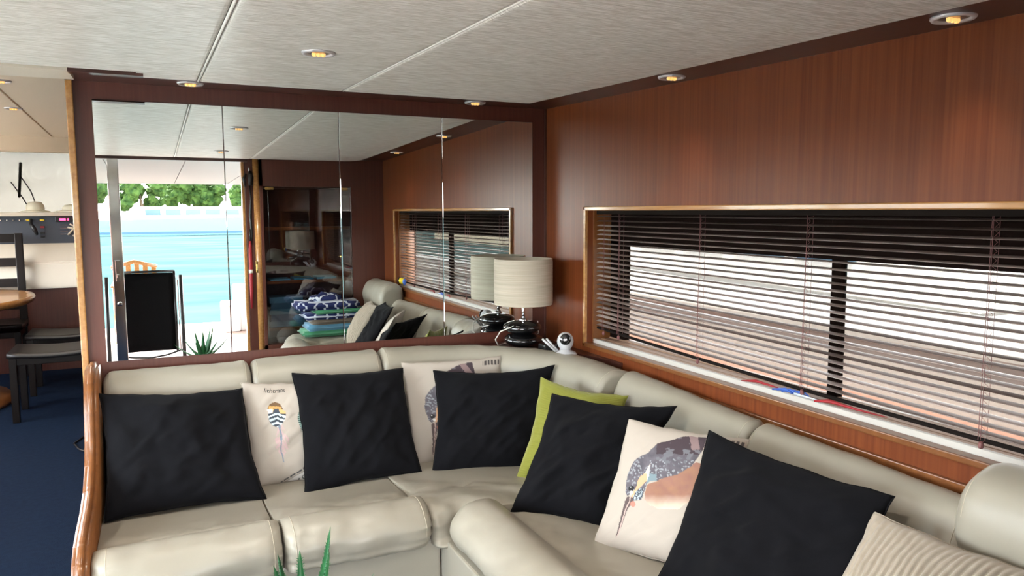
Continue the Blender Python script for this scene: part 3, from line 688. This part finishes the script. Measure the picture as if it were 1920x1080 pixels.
put('body', bm, SBL, cl, smooth=True)
put('tail', tube(bmesh.new(), [(1.95, 1.86, .829), (1.952, 1.80, .828), (1.956, 1.75, .827)], [.005, .003, .001], 6), mat('pale_plastic', (.6, .7, .85), .4), cl, smooth=True)
bgm = thing('snorkel_bag', 'black and yellow nylon bag on the aft end of the window sill', 'bag', (1.935, 1.0, .82))
for k, (yy, m_, w) in enumerate(((.87, RUB, .03), (.92, YEL, .035), (.975, YEL, .035), (1.02, SBL, .03))):
    bm = bmesh.new(); bmesh.ops.create_icosphere(bm, subdivisions=3, radius=1)
    for v in bm.verts:
        d = v.co.copy(); h = 1+.25*noise.noise(d*2.1+Vector((k, 0, 0))); v.co = Vector((1.928+d.x*.014*h, yy+d.y*w*h, .850+d.z*(.028)*h))
    put('pouch' if k else 'flap', bm, m_, bgm, smooth=True)

# ---------------------------------------------------------------- lamp, camera in the corner
LX, LY, LZ = 1.706, 3.444, .757
lamp = thing('table_lamp', 'cream drum-shade lamp on stacked black pebbles, on the corner shelf', 'lamp', (LX, LY, LZ))
def pebble(z, r, h, ox=0):
    return lathe(bmesh.new(), [(r*sin(pi*k/14), z+h/2-h/2*cos(pi*k/14)) for k in range(15)], (LX+ox, LY, 0), 32)
put('base_pebble', pebble(LZ+.0, .102, .072, .0), GLB, lamp, smooth=True)
put('base_pebble', pebble(LZ+.066, .100, .070, -.008), GLB, lamp, smooth=True)
put('stem', tube(bmesh.new(), [(LX, LY, LZ+.125), (LX, LY, 1.0)], .008, 12), CHR, lamp, smooth=True)
put('stem_collar', lathe(bmesh.new(), [(.02, 0), (.022, .006), (.012, .018), (.009, .02)], (LX, LY, LZ+.13), 16), CHR, lamp, smooth=True)
prof = []
z0, z1 = .975, 1.208; r0 = .149
K = 64
for k in range(K+1): prof.append((r0+.0022*(abs(sin(pi*k*.5+.4)) + .6*noise.noise(Vector((k*1.7, 0, 0))))*(1 if 2 < k < K-2 else 0), z0+(z1-z0)*k/K))
bm = bmesh.new(); n = 64; rings = []
for r, z in prof: rings.append([bm.verts.new((LX+r*cos(2*pi*k/n), LY+r*sin(2*pi*k/n), z)) for k in range(n)])
inner = [[bm.verts.new((LX+(r0-.004)*cos(2*pi*k/n), LY+(r0-.004)*sin(2*pi*k/n), z)) for k in range(n)] for z in (z1, z0)]
allr = rings+inner+[rings[0]]
for a, b in zip(allr, allr[1:]):
    for k in range(n): bm.faces.new((a[k], a[(k+1) % n], b[(k+1) % n], b[k]))
bmesh.ops.recalc_face_normals(bm, faces=bm.faces[:])
put('lamp_shade', bm, SHD, lamp, smooth=True)
put('bulb', lathe(bmesh.new(), [(.012, 1.0), (.014, 1.03), (.03, 1.06), (.03, 1.085), (.018, 1.105), (0, 1.112)], (LX, LY, 0), 20), WHT, lamp, smooth=True)
bm = bmesh.new()
for k in range(3): a = 2*pi*k/3; tube(bm, [(LX, LY, 1.0), (LX+(r0-.004)*cos(a), LY+(r0-.004)*sin(a), .981)], .0018, 6)
put('shade_spider', bm, CHR, lamp)
put('power_cord', tube(bmesh.new(), [(LX-.01, LY-.02, .872), (LX-.08, LY-.05, .872), (LX-.14, LY-.02, .845), (LX-.155, LY+.01, .80), (LX-.13, LY+.03, .765), (LX-.05, LY+.10, .762), (LX+.1, LY+.11, .762), (LX+.14, LY+.10, .80), (LX+.15, LY+.13, .86)], .003, 8), OWH, lamp, smooth=True)
CXc, CYc, CZc = 1.775, 3.13, .757
cam_t = thing('security_camera', 'small white round indoor security camera on the corner shelf', 'camera', (CXc, CYc, CZc))
put('stand', lathe(bmesh.new(), [(.055, 0), (.058, .006), (.050, .016), (.030, .022), (.026, .03), (0, .03)], (CXc, CYc, CZc), 28), WHT, cam_t, smooth=True)
bm = bmesh.new(); bmesh.ops.create_uvsphere(bm, u_segments=28, v_segments=18, radius=.040)
for v in bm.verts: v.co = Vector((v.co.x+CXc, v.co.y+CYc, v.co.z*1.12+CZc+.068))
put('housing', bm, WHT, cam_t, smooth=True)
d = (Vector((0, 0, 1.3))-Vector((CXc, CYc, CZc+.075))).normalized(); q = d.to_track_quat('Z', 'Y')
bm = lathe(bmesh.new(), [(.027, 0), (.027, .004), (.020, .008), (.010, .010), (0, .010)], n=24); bm.transform(Matrix.Translation(Vector((CXc, CYc, CZc+.078))+d*.0345) @ q.to_matrix().to_4x4())
put('lens', bm, GLB, cam_t, smooth=True)
for k in range(2):
    bm = tube(bmesh.new(), [(CXc-.035-.012*k, CYc+.01, CZc+.022), (CXc-.085-.022*k, CYc+.035, CZc+.082)], [.006, .0055], 10); put('antenna', bm, WHT, cam_t, smooth=True)
pg = put('plug_adapter', B(((1.72, 3.24, .757), (1.80, 3.31, .792)), bev=.008), RUB); tag(pg, 'black plug adapter between the lamp and the security camera', 'adapter')

# ---------------------------------------------------------------- cabinet in the rear bulkhead (seen in the mirror)
cab = thing('display_cabinet', 'built-in mahogany cabinet with a smoked glass door, seen in the mirror', 'cabinet', (1.24, .46, .3))
put('carcass', B(((cx0, .30, cz0), (cx1, .44, cz0+.015)), ((cx0, .13, cz0), (cx1, .15, cz1)), ((cx0-.005, .15, cz0), (cx0+.012, .45, cz1)), ((cx1-.012, .15, cz0), (cx1+.005, .45, cz1)), ((cx0, .15, cz1-.012), (cx1, .45, cz1+.003)), ((cx0, .15, cz0-.003), (cx1, .45, cz0+.012))), MHD, cab)
for z in (1.295, .83, .42): put('shelf', B(((cx0+.012, .152, z), (cx1-.012, .42, z+.018)), ((cx0+.012, .42, z-.004), (cx1-.012, .436, z+.022))), OAKD, cab)
gd = put('glass_door', B(((cx0+.004, .462, cz0+.01), (cx1-.004, .467, cz1-.006))), GLT, cab)
for x in (cx0+.02, cx1-.10): put('hinge', B(((x, .458, cz1-.03), (x+.07, .474, cz1-.008)), bev=.002), BRS, gd)
bm = bmesh.new(); bmesh.ops.create_uvsphere(bm, u_segments=14, v_segments=10, radius=.014, matrix=Matrix.Translation((1.52, .478, 1.05))); put('door_knob', bm, BRS, gd, smooth=True)
def book(x0, x1, y0, y1, z0, z1, col, label, name='book'):
    t = thing(name, label, 'book', ((x0+x1)/2, (y0+y1)/2, z0), 'books in the glass cabinet')
    m_ = mat('cover', col, .5)
    put('cover', B(((x0, y0, z0), (x1, y1, z0+.003)), ((x0, y0, z1-.003), (x1, y1, z1)), ((x0, y0, z0), (x0+.003, y1, z1))), m_, t)
    put('spine', B(((x0, y1-.003, z0+.0005), (x1, y1+.0005, z1-.0005))), m_, t)
    put('pages', B(((x0+.003, y0+.003, z0+.003), (x1-.004, y1-.0035, z1-.003))), OWH, t)
zz = .4425
for k, (c, h) in enumerate((((.06, .20, .30), .05), ((.02, .10, .22), .06), ((.10, .30, .40), .045), ((.03, .12, .2), .055), ((.07, .25, .38), .05))):
    book(.90+.01*(k % 2), 1.20-.015*(k % 3), .19, .41, zz, zz+h, c, ['lowest teal book in the pile', 'dark blue book second from the bottom', 'light blue book in the middle of the pile', 'navy book second from the top', 'pale blue book on top of the pile'][k]+' behind the cabinet glass'); zz += h+.0005
for k, (x, c) in enumerate(((1.00, (.10, .42, .62)), (1.20, (.06, .35, .55)), (1.40, (.15, .50, .65)))):
    o = put('magazine', B(((x-.085, .20, .8525), (x+.085, .41, .862+.004*k))), mat('mag', c, .4)); tag(o, ['blue magazine lying on the middle cabinet shelf, nearest the door', 'blue magazine lying centrally on the middle cabinet shelf', 'pale blue magazine on the middle cabinet shelf, nearest the hull wall'][k], 'magazine', 'magazines in the cabinet')
# towels on the aft end of the sofa
def towel(x0, x1, y0, y1, z0, z1, m, label, seed, painted=None):
    bm = bmesh.new(); box(bm, (x0, y0, z0), (x1, y1, z1)); bmesh.ops.bevel(bm, geom=bm.edges[:], offset=min(.02, (z1-z0)*.42), segments=3, affect='EDGES')
    bmesh.ops.triangulate(bm, faces=[f for f in bm.faces if f.calc_area() > .002]); bmesh.ops.subdivide_edges(bm, edges=[e for e in bm.edges if e.calc_length() > .05], cuts=4, use_grid_fill=True)
    for v in bm.verts: v.co += Vector((.012*noise.noise(v.co*9+Vector((seed, 0, 0))), .012*noise.noise(v.co*9+Vector((0, seed, 0))), .006*noise.noise(v.co*11+Vector((seed, seed, 0)))))
    o = put('folded_towel', bm, m, smooth=True); tag(o, label, 'towel', 'folded towels at the aft end of the sofa'); return o
def trellis():
    m = mat('navy_trellis', (.012, .025, .16), .95); t = m.node_tree; b = t.nodes['Principled BSDF']
    tc = t.nodes.new('ShaderNodeTexCoord'); mp = t.nodes.new('ShaderNodeMapping'); mp.inputs['Rotation'].default_value = (0, 0, .785); mp.inputs['Scale'].default_value = (8, 8, 8)
    v = t.nodes.new('ShaderNodeTexVoronoi'); v.feature = 'DISTANCE_TO_EDGE'; v.inputs['Scale'].default_value = 1; v.inputs['Randomness'].default_value = .15
    cr = t.nodes.new('ShaderNodeValToRGB'); cr.color_ramp.interpolation = 'CONSTANT'; cr.color_ramp.elements[0].color = (.42, .45, .52, 1); cr.color_ramp.elements[1].color = (.006, .012, .075, 1); cr.color_ramp.elements[1].position = .045
    t.links.new(tc.outputs['Object'], mp.inputs[0]); t.links.new(mp.outputs[0], v.inputs['Vector']); t.links.new(v.outputs['Distance'], cr.inputs[0]); t.links.new(cr.outputs[0], b.inputs['Base Color']); return m
TRL = trellis()
towel(1.10, 1.62, .56, .86, .402, .448, GRN, 'green towel at the bottom of the folded pile by the cabinet', 1)
towel(1.14, 1.60, .57, .85, .449, .500, LBL, 'light blue towel, second from the bottom of the folded pile', 2)
towel(1.17, 1.60, .58, .85, .501, .545, TAU, 'taupe towel in the middle of the folded pile', 3)
towel(1.12, 1.62, .57, .86, .546, .590, TRL, 'navy towel with white trellis pattern in the middle of the folded pile', 4)
towel(1.20, 1.64, .56, .86, .591, .625, GRN, 'green towel near the top of the folded pile, under the navy one', 5)
towel(1.06, 1.60, .57, .85, .626, .690, TRL, 'navy towel with white trellis pattern on top of the folded pile', 6)
bm = bmesh.new(); bmesh.ops.create_icosphere(bm, subdivisions=3, radius=1)
for v in bm.verts: v.co = Vector((1.32+v.co.x*.14, .70+v.co.y*.10, .705+v.co.z*.05))+Vector((0, 0, .03*noise.noise(v.co*2)))
o = put('rolled_towel', bm, TRL, smooth=True); tag(o, 'scrunched navy trellis-pattern towel heaped on the very top of the pile', 'towel')

# hanging things at the door jamb
hk = thing('hanging_torch', 'black torch and headset hanging from a hook at the aft door jamb', 'torch', (0.757, 0.368, 1.8))
bm = bmesh.new(); tube(bm, [(0.772, 0.380, 1.83), (0.772, 0.400, 1.825), (0.772, 0.406, 1.80), (0.772, 0.400, 1.785)], .004, 8); put('hook', bm, CHR, hk, smooth=True)
bm = tube(bmesh.new(), [(0.777, 0.403, 1.79), (0.782, 0.418, 1.74), (0.780, 0.413, 1.67)], [.012, .024, .018], 12); put('handset', bm, RUB, hk, smooth=True)
bm = tube(bmesh.new(), [(0.747, 0.403, 1.77), (0.727, 0.413, 1.73), (0.737, 0.408, 1.66)], [.008, .014, .010], 10); put('handset', bm, RUB, hk, smooth=True)
put('cord', tube(bmesh.new(), [(0.772, 0.398, 1.67), (0.780, 0.395, 1.55), (0.770, 0.395, 1.42), (0.777, 0.395, 1.25), (0.769, 0.395, 1.16)], [.005, .007, .012, .009, .006], 8), RUB, hk, smooth=True)
um = thing('furled_umbrella', 'furled dark red umbrella hanging on the aft door jamb', 'umbrella', (0.760, 0.398, 1.0))
put('canopy', tube(bmesh.new(), [(0.760, 0.403, 1.20), (0.757, 0.406, 1.12), (0.758, 0.408, .95), (0.757, 0.408, .78), (0.754, 0.403, .62)], [.007, .014, .016, .015, .009], 14), RED, um, smooth=True)
put('strap', tube(bmesh.new(), [(0.758, 0.408, .955), (0.758, 0.408, .925)], .0175, 14), OWH, um, smooth=True)
put('umbrella_handle', tube(bmesh.new(), [(0.760, 0.403, 1.20), (0.761, 0.400, 1.30)], .006, 10), RUB, um, smooth=True)

# ---------------------------------------------------------------- coffee table and aloe
ct = thing('coffee_table', 'low oval varnished table in front of the sofa, holding the aloe', 'table', (.30, 1.70, 0))
put('tabletop', lathe(bmesh.new(), [(.0, .275), (.99, .275), (1.0, .285), (1.0, .295), (.98, .30), (0, .30)], (.28, 1.68, 0), 40, .26, .34), OAKD, ct, smooth=False)
for a, b in ((-.13, -.20), (.13, -.20), (-.13, .20), (.13, .20)): put('leg', tube(bmesh.new(), [(.28+a, 1.68+b, 0), (.28+a*.9, 1.68+b*.9, .276)], [.018, .026], 12), OAKD, ct, smooth=True)
ax, ay = .280, 1.73
al = thing('potted_aloe', 'green aloe with toothed pointed leaves in a dark pot on the coffee table', 'plant', (ax, ay, .30))
put('pot', lathe(bmesh.new(), [(.0, 0), (.055, 0), (.080, .155), (.086, .17), (.080, .174), (.072, .16), (0, .155)], (ax, ay, .3005), 28), RUB, al, smooth=True)
def leaf(az, rise, length, w, bend, seed):
    bm = bmesh.new(); n = 14; rows = []
    d = Vector((cos(az), sin(az), 0)); s = Vector((-sin(az), cos(az), 0)); p = Vector((ax, ay, .462))+d*.012; el = rise
    for k in range(n+1):
        t = k/n; wd = w*(1-t)**.65*(.85+.3*sin(pi*min(1, t*2.2)))
        if k == n: wd = .0006
        nn = (-d*sin(el)+Vector((0, 0, 1))*cos(el))
        rows.append([bm.verts.new(p-s*wd+nn*wd*.35), bm.verts.new(p-s*wd*.5-nn*wd*.28), bm.verts.new(p-nn*wd*.55), bm.verts.new(p+s*wd*.5-nn*wd*.28), bm.verts.new(p+s*wd+nn*wd*.35), bm.verts.new(p+nn*wd*.02)])
        if 0 < k < n-1:
            for sg in (-1, 1):
                for h in (0, .5):
                    b0 = p+s*sg*wd+nn*wd*.35; tdir = (d*cos(el)+Vector((0, 0, sin(el))))*length/n
                    b0 = b0+tdir*h*.8
                    va = [bm.verts.new(b0-s*sg*.0015), bm.verts.new(b0-s*sg*.0015+tdir*.32), bm.verts.new(b0+s*sg*.0045+tdir*.38)]; bm.faces.new(va)
        p = p+(d*cos(el)+Vector((0, 0, sin(el))))*length/n; el += bend/n
    for a, b in zip(rows, rows[1:]):
        for k in range(6): bm.faces.new((a[k], a[(k+1) % 6], b[(k+1) % 6], b[k]))
    bmesh.ops.recalc_face_normals(bm, faces=bm.faces[:]); return bm
LV = [(2.6, 1.25, .20, .022, .20), (.25, 1.2, .25, .023, .25), (1.5, 1.38, .19, .020, .1), (-.7, 1.15, .22, .02, .3), (3.3, .75, .17, .02, .35), (4.1, 1.1, .20, .02, .25), (5.1, .7, .18, .02, .4), (.9, .6, .18, .02, .4), (2.0, .7, .17, .02, .4), (-.15, .45, .20, .018, .5), (3.0, .35, .20, .017, .5)]
for k, (a, b, l, w, bd) in enumerate(LV): put('leaf', leaf(a, b, l, w, bd, k), ALO, al, smooth=True)

# ---------------------------------------------------------------- dining furniture in the forward cabin
dt = thing('dining_table', 'oval varnished dining table in the forward cabin', 'table', (-1.45, 6.85, 0))
put('tabletop', lathe(bmesh.new(), [(0, .745), (.93, .745), (.985, .76), (1.0, .785), (.985, .805), (.93, .80), (.90, .80), (0, .80)], (-1.47, 6.90, 0), 56, .625, .80), OAK, dt, smooth=True)
put('pedestal', lathe(bmesh.new(), [(.14, 0), (.10, .3), (.12, .6), (.2, .745)], (-1.47, 6.85, 0), 24), OAKD, dt, smooth=True)
put('foot', lathe(bmesh.new(), [(0, 0), (.98, 0), (1, .03), (.93, .065), (.5, .10), (.3, .16), (0, .16)], (-1.47, 6.80, 0), 36, .46, .55), OAKD, dt, smooth=True)
def chair(x0, x1, y0, y1, back_side, label):
    t = thing('dining_chair', label, 'chair', ((x0+x1)/2, (y0+y1)/2, 0), 'dark dining chairs round the varnished table')
    bm = bmesh.new(); n = 8; g = [[bm.verts.new((x0+(x1-x0)*i/n, y0+(y1-y0)*j/n, .485-.018*sin(pi*(i/n if back_side != 'y' else j/n))+.004)) for j in range(n+1)] for i in range(n+1)]
    for i in range(n):
        for j in range(n): bm.faces.new((g[i][j], g[i+1][j], g[i+1][j+1], g[i][j+1]))
    bmesh.ops.recalc_face_normals(bm, faces=bm.faces[:]); bmesh.ops.solidify(bm, geom=bm.faces[:], thickness=.03)
    put('seat', bm, CTL, t, smooth=True)
    put('seat_rail', B(((x0+.02, y0+.02, .40), (x1-.02, y1-.02, .45)), bev=.004), DKW, t)
    for lx in (x0+.03, x1-.03):
        for ly in (y0+.03, y1-.03): put('leg', B(((lx-.022, ly-.022, 0), (lx+.022, ly+.022, .45)), bev=.003), DKW, t)
    if back_side == 'x':
        for ly in (y0+.03, y1-.03): put('back_post', B(((x1-.045, ly-.02, .45), (x1-.01, ly+.02, 1.0)), bev=.003), DKW, t)
        for z in (.62, .75, .88): put('back_rail', B(((x1-.04, y0+.05, z), (x1-.02, y1-.05, z+.06)), bev=.003), DKW, t)
    else:
        for lx in (x0+.03, x1-.03): put('back_post', B(((lx-.03, y1-.05, .45), (lx+.03, y1-.015, 1.27)), bev=.006), DKW, t)
        for z in (.60, .80, .98, 1.19): put('back_rail', B(((x0+.05, y1-.045, z), (x1-.05, y1-.02, z+.075)), bev=.004), DKW, t)
chair(-.93, -.40, 6.06, 6.52, 'x', 'dark dining chair nearest the saloon, its seat edge by the bulkhead')
chair(-.93, -.40, 6.90, 7.34, 'x', 'dark dining chair just beyond the nearest one')
chair(-1.50, -1.02, 7.42, 7.86, 'y', 'high-backed dark chair at the console end of the table')
cb = put('floor_cable', tube(bmesh.new(), [(-.40, 5.10, .006), (-.46, 5.2, .006), (-.50, 5.35, .006), (-.45, 5.5, .006)], .006, 6), RUB, smooth=True); tag(cb, 'short black cable on the blue carpet beside the bulkhead', 'cable')

# ---------------------------------------------------------------- aft deck and world outside
deck = struct('deck_aft', B(((-3, -3.4, -.06), (3, -.02, -.0))), mat('aft_deck_boards', (.66, .50, .43), .6, vary=((60, 4, 4), (.56, .40, .34), .2)))
oh = struct('ceiling_aft_deck', bmesh.new(), CRL)
bm = bmesh.new()
def qb(bm, x0, x1, y0, y1):
    za = lambda y: 1.885+(.30-y)*-.022
    vs = [bm.verts.new((x, y, za(y)+o)) for o in (0, .05) for y in (y0, y1) for x in (x0, x1)]
    for f in ((0, 1, 3, 2), (4, 6, 7, 5), (0, 4, 5, 1), (2, 3, 7, 6), (0, 2, 6, 4), (1, 5, 7, 3)): bm.faces.new([vs[i] for i in f])
    bmesh.ops.recalc_face_normals(bm, faces=bm.faces[:]); return bm
for k, x in enumerate([-3, -1.6, -.95, -.33, .29, .91, 1.6]):
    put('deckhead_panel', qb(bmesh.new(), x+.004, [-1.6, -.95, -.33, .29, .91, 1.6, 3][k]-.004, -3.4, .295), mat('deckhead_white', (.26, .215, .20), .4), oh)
struct('trim_9', B(((.93, -3.4, 0), (1.9, -2.45, .50)), bev=.03, seg=3), SCR)     # moulded stern seat
struct('trim_10', B(((.74, -2.9, 0), (.93, -2.4, .34)), bev=.03, seg=3), SCR)
# sling chair right behind the viewer
sc = thing('sling_deck_chair', 'folding deck chair with black sling fabric behind the aft door, seen in the mirror', 'chair', (-.05, -.75, 0))
yc = -.62
bm = bmesh.new(); n = 10
for s in (0,):
    g = [[bm.verts.new((-.315+.485*i/n, yc-.02-.03*sin(pi*i/n)-.10*(j/n), .135+.735*j/n)) for j in range(n+1)] for i in range(n+1)]
for i in range(n):
    for j in range(n): bm.faces.new((g[i][j], g[i+1][j], g[i+1][j+1], g[i][j+1]))
bmesh.ops.recalc_face_normals(bm, faces=bm.faces[:]); bmesh.ops.solidify(bm, geom=bm.faces[:], thickness=.004)
put('sling', bm, mat('black_sling', (.002, .002, .0025), .7, spec=.1), sc, smooth=True)
for x in (-.322, .178): put('side_rail', tube(bmesh.new(), [(x, yc-.125, .885), (x, yc-.02, .12)], .012, 10), RUB, sc, smooth=True)
for x in (-.40, .235): put('leg', tube(bmesh.new(), [(x, yc+.06, .0), (x, yc-.04, .45), (x, yc-.16, .84)], .017, 10), RUB, sc, smooth=True)
put('chrome_strip', tube(bmesh.new(), [(.205, yc+.02, .13), (.205, yc-.12, .80)], .006, 8), CHR, sc, smooth=True)
put('back_bow', tube(bmesh.new(), [(-.32, yc+.0, .115), (-.2, yc+.03, .095), (-.05, yc+.04, .085), (.08, yc+.03, .10), (.235, yc, .14)], .008, 8), RUB, sc, smooth=True)
put('top_rail', tube(bmesh.new(), [(-.322, yc-.125, .885), (.178, yc-.125, .885)], .012, 10), RUB, sc, smooth=True)
wc = thing('teak_deck_chair', 'sunlit teak chair on the aft deck beyond the black sling chair', 'chair', (-.2, -2.4, 0))
def tb(*p, r=.016): return tube(bmesh.new(), p, r, 8)
for x in (-.40, .02):
    put('leg', tb((x, -2.15, 0), (x, -2.18, .62)), OAK, wc, smooth=True); put('leg', tb((x, -2.62, 0), (x, -2.60, .62)), OAK, wc, smooth=True)
    put('armrest', B(((x-.03, -2.66, .62), (x+.03, -2.12, .645)), bev=.008), OAK, wc)
put('seat', B(((-.40, -2.62, .42), (.02, -2.15, .45)), bev=.008), OAK, wc)
for k in range(5): put('back_slat', B(((-.36+.085*k, -2.20, .46), (-.31+.085*k, -2.18, .86+.03*sin(pi*(k+.5)/5))), bev=.006), OAK, wc)
put('top_rail', tube(bmesh.new(), [(-.42, -2.19, .84), (-.19, -2.19, .90), (.04, -2.19, .84)], .022, 10), OAK, wc, smooth=True)

wat = struct('water', B(((-300, -300, -1.4), (300, 300, -1.2))), WAT)
struct('bounce_deck_port', B(((-4.2, -.02, .20), (-2.0, 9, .27))), SCR)  # unseen white deck, added to bounce sunlight up onto the saloon ceiling
# starboard side deck and bulwark outside the window
struct('side_deck_starboard', B(((2.10, -3, .50), (2.95, 9, .60))), TEAK)
GRYW = mat('toned_down_white_paint', (.55, .55, .54), .5)  # even grey-white, toned down so the outside doesn't overexpose
struct('bulwark', B(((2.95, -3, -.6), (3.05, 9, .86))), GRYW)
struct('trim_11', B(((2.92, -3, .86), (3.08, 9, .90)), bev=.01), GRYW)
struct('hull_side', B(((2.10, -.02, -1.4), (2.20, 9.2, .79)), ((2.10, .0, 1.30), (2.16, 3.7, 2.10))), SCR)
# neighbouring white motor yacht
nb = thing('white_motor_yacht', 'white motor yacht moored alongside, seen through the blind', 'boat', (9, 6.0, -1.2))
bm = bmesh.new(); prism(bm, [(1.2, -1.3), (.4, .05), (1.0, .12), (17, .35), (19, .6), (15.5, -1.3)], 'x', 6.2, 12.4); bevel_all(bm, .10); put('hull', bm, GRYW, nb)
bm = bmesh.new(); prism(bm, [(5.5, .15), (6.4, 1.5), (12.5, 1.5), (14.0, .3)], 'x', 8.6, 11.6); bevel_all(bm, .1); put('superstructure', bm, GRYW, nb)
for k in range(4): put('cabin_window', B(((8.55, 7.2+1.3*k, .75), (8.62, 8.2+1.3*k, 1.2))), SMK, nb)
put('rub_rail', B(((6.14, 1.0, -.25), (6.20, 16.5, -.17))), SMK, nb)
nb2 = thing('grey_sport_boat', 'long low boat with blue windows moored astern, seen through the blind', 'boat', (16, -3, -1.2))
bm = bmesh.new(); prism(bm, [(-14, -1.3), (-15, .2), (-13, .5), (3.0, .35), (3.3, -1.3)], 'x', 14, 17.6); bevel_all(bm, .12); put('hull', bm, HULL, nb2)
bm = bmesh.new(); prism(bm, [(-10, .4), (-9, 1.25), (-1, 1.25), (.8, .4)], 'x', 14.6, 17); bevel_all(bm, .1); put('superstructure', bm, GRYW, nb2)
for k in range(6): put('cabin_window', B(((14.56, -8.6+1.4*k, .6), (14.62, -7.4+1.4*k, 1.05))), SMK, nb2)
pr = struct('pier', B(((24, -60, -1.3), (30, 60, -.4))), SAND)
# shore astern: quay, boats, trees
struct('shore', B(((-120, -180, -1.5), (160, -112, .0))), SAND)
qy = struct('quay_wall', B(((-60, -118, -1.4), (90, -111, .4))), SAND)
def far_boat(name, label, x, y, L, h, mh, rot=0):
    t = thing(name, label, 'boat', (x, y, -1.2), 'boats moored astern')
    bm = bmesh.new(); prism(bm, [(x-L/2, -1.25), (x-L/2-.8, h), (x+L/2*.6, h+.3), (x+L/2+1.5, h+.7), (x+L/2-1.2, -1.25)], 'y', y-2, y+2); bevel_all(bm, .15); put('hull', bm, mh, t)
    bm = bmesh.new(); prism(bm, [(x-L*.35, h), (x-L*.30, h+1.5), (x+L*.12, h+1.5), (x+L*.28, h+.2)], 'y', y-1.5, y+1.5); bevel_all(bm, .15); put('superstructure', bm, SCR, t)
    for k in range(5): put('cabin_window', B(((x-L*.27+k*L*.08, y+1.48, h+.55), (x-L*.27+k*L*.08+L*.06, y+1.56, h+1.15))), SMK, t)
    put('boot_stripe', B(((x-L/2-.2, y+1.98, -1.0), (x+L/2-.8, y+2.04, -.75))), SMK, t)
far_boat('long_teal_boat', 'long pale teal yacht on the far water, seen in the mirror through the door', 6.5, -88, 26, .55, HULL)
far_boat('small_white_boat', 'small white boat on the left of the far water, seen in the mirror', -9.5, -62, 7, -.1, SCR)
far_boat('white_cabin_boat', 'white cabin boat moored farther back beside the quay', -16, -100, 16, 1.2, SCR)
def tree(x, y, h, label, sp):
    t = thing('shore_tree', label, 'tree', (x, y, 0), 'trees along the far shore')
    put('trunk', tube(bmesh.new(), [(x, y, -.1), (x+.3, y, h*.35), (x+.1, y, h*.6)], [.35, .28, .15], 8), TRD, t, smooth=True)
    bm = bmesh.new(); rr = random.Random(sp)
    for k in range(34):
        c = Vector((x+rr.uniform(-1, 1)*h*.50, y+rr.uniform(-1, 1)*h*.3, h*(.38+.55*rr.random()))); r = h*rr.uniform(.09, .17)
        q = bmesh.ops.create_icosphere(bm, subdivisions=3, radius=r, matrix=Matrix.Translation(c))
        for v in q['verts']: v.co = c+(v.co-c)*(1+.5*noise.noise(v.co*1.3)+.45*noise.noise(v.co*4.1))
    put('crown', bm, TRE, t)
for k in range(16):
    tree(-36+8.6*k+random.uniform(-.3, .3), -124-7.5*(k % 2), random.uniform(7.5, 10) if k % 2 else random.uniform(6.5, 8), 'broad leafy tree in the row along the far shore', k)
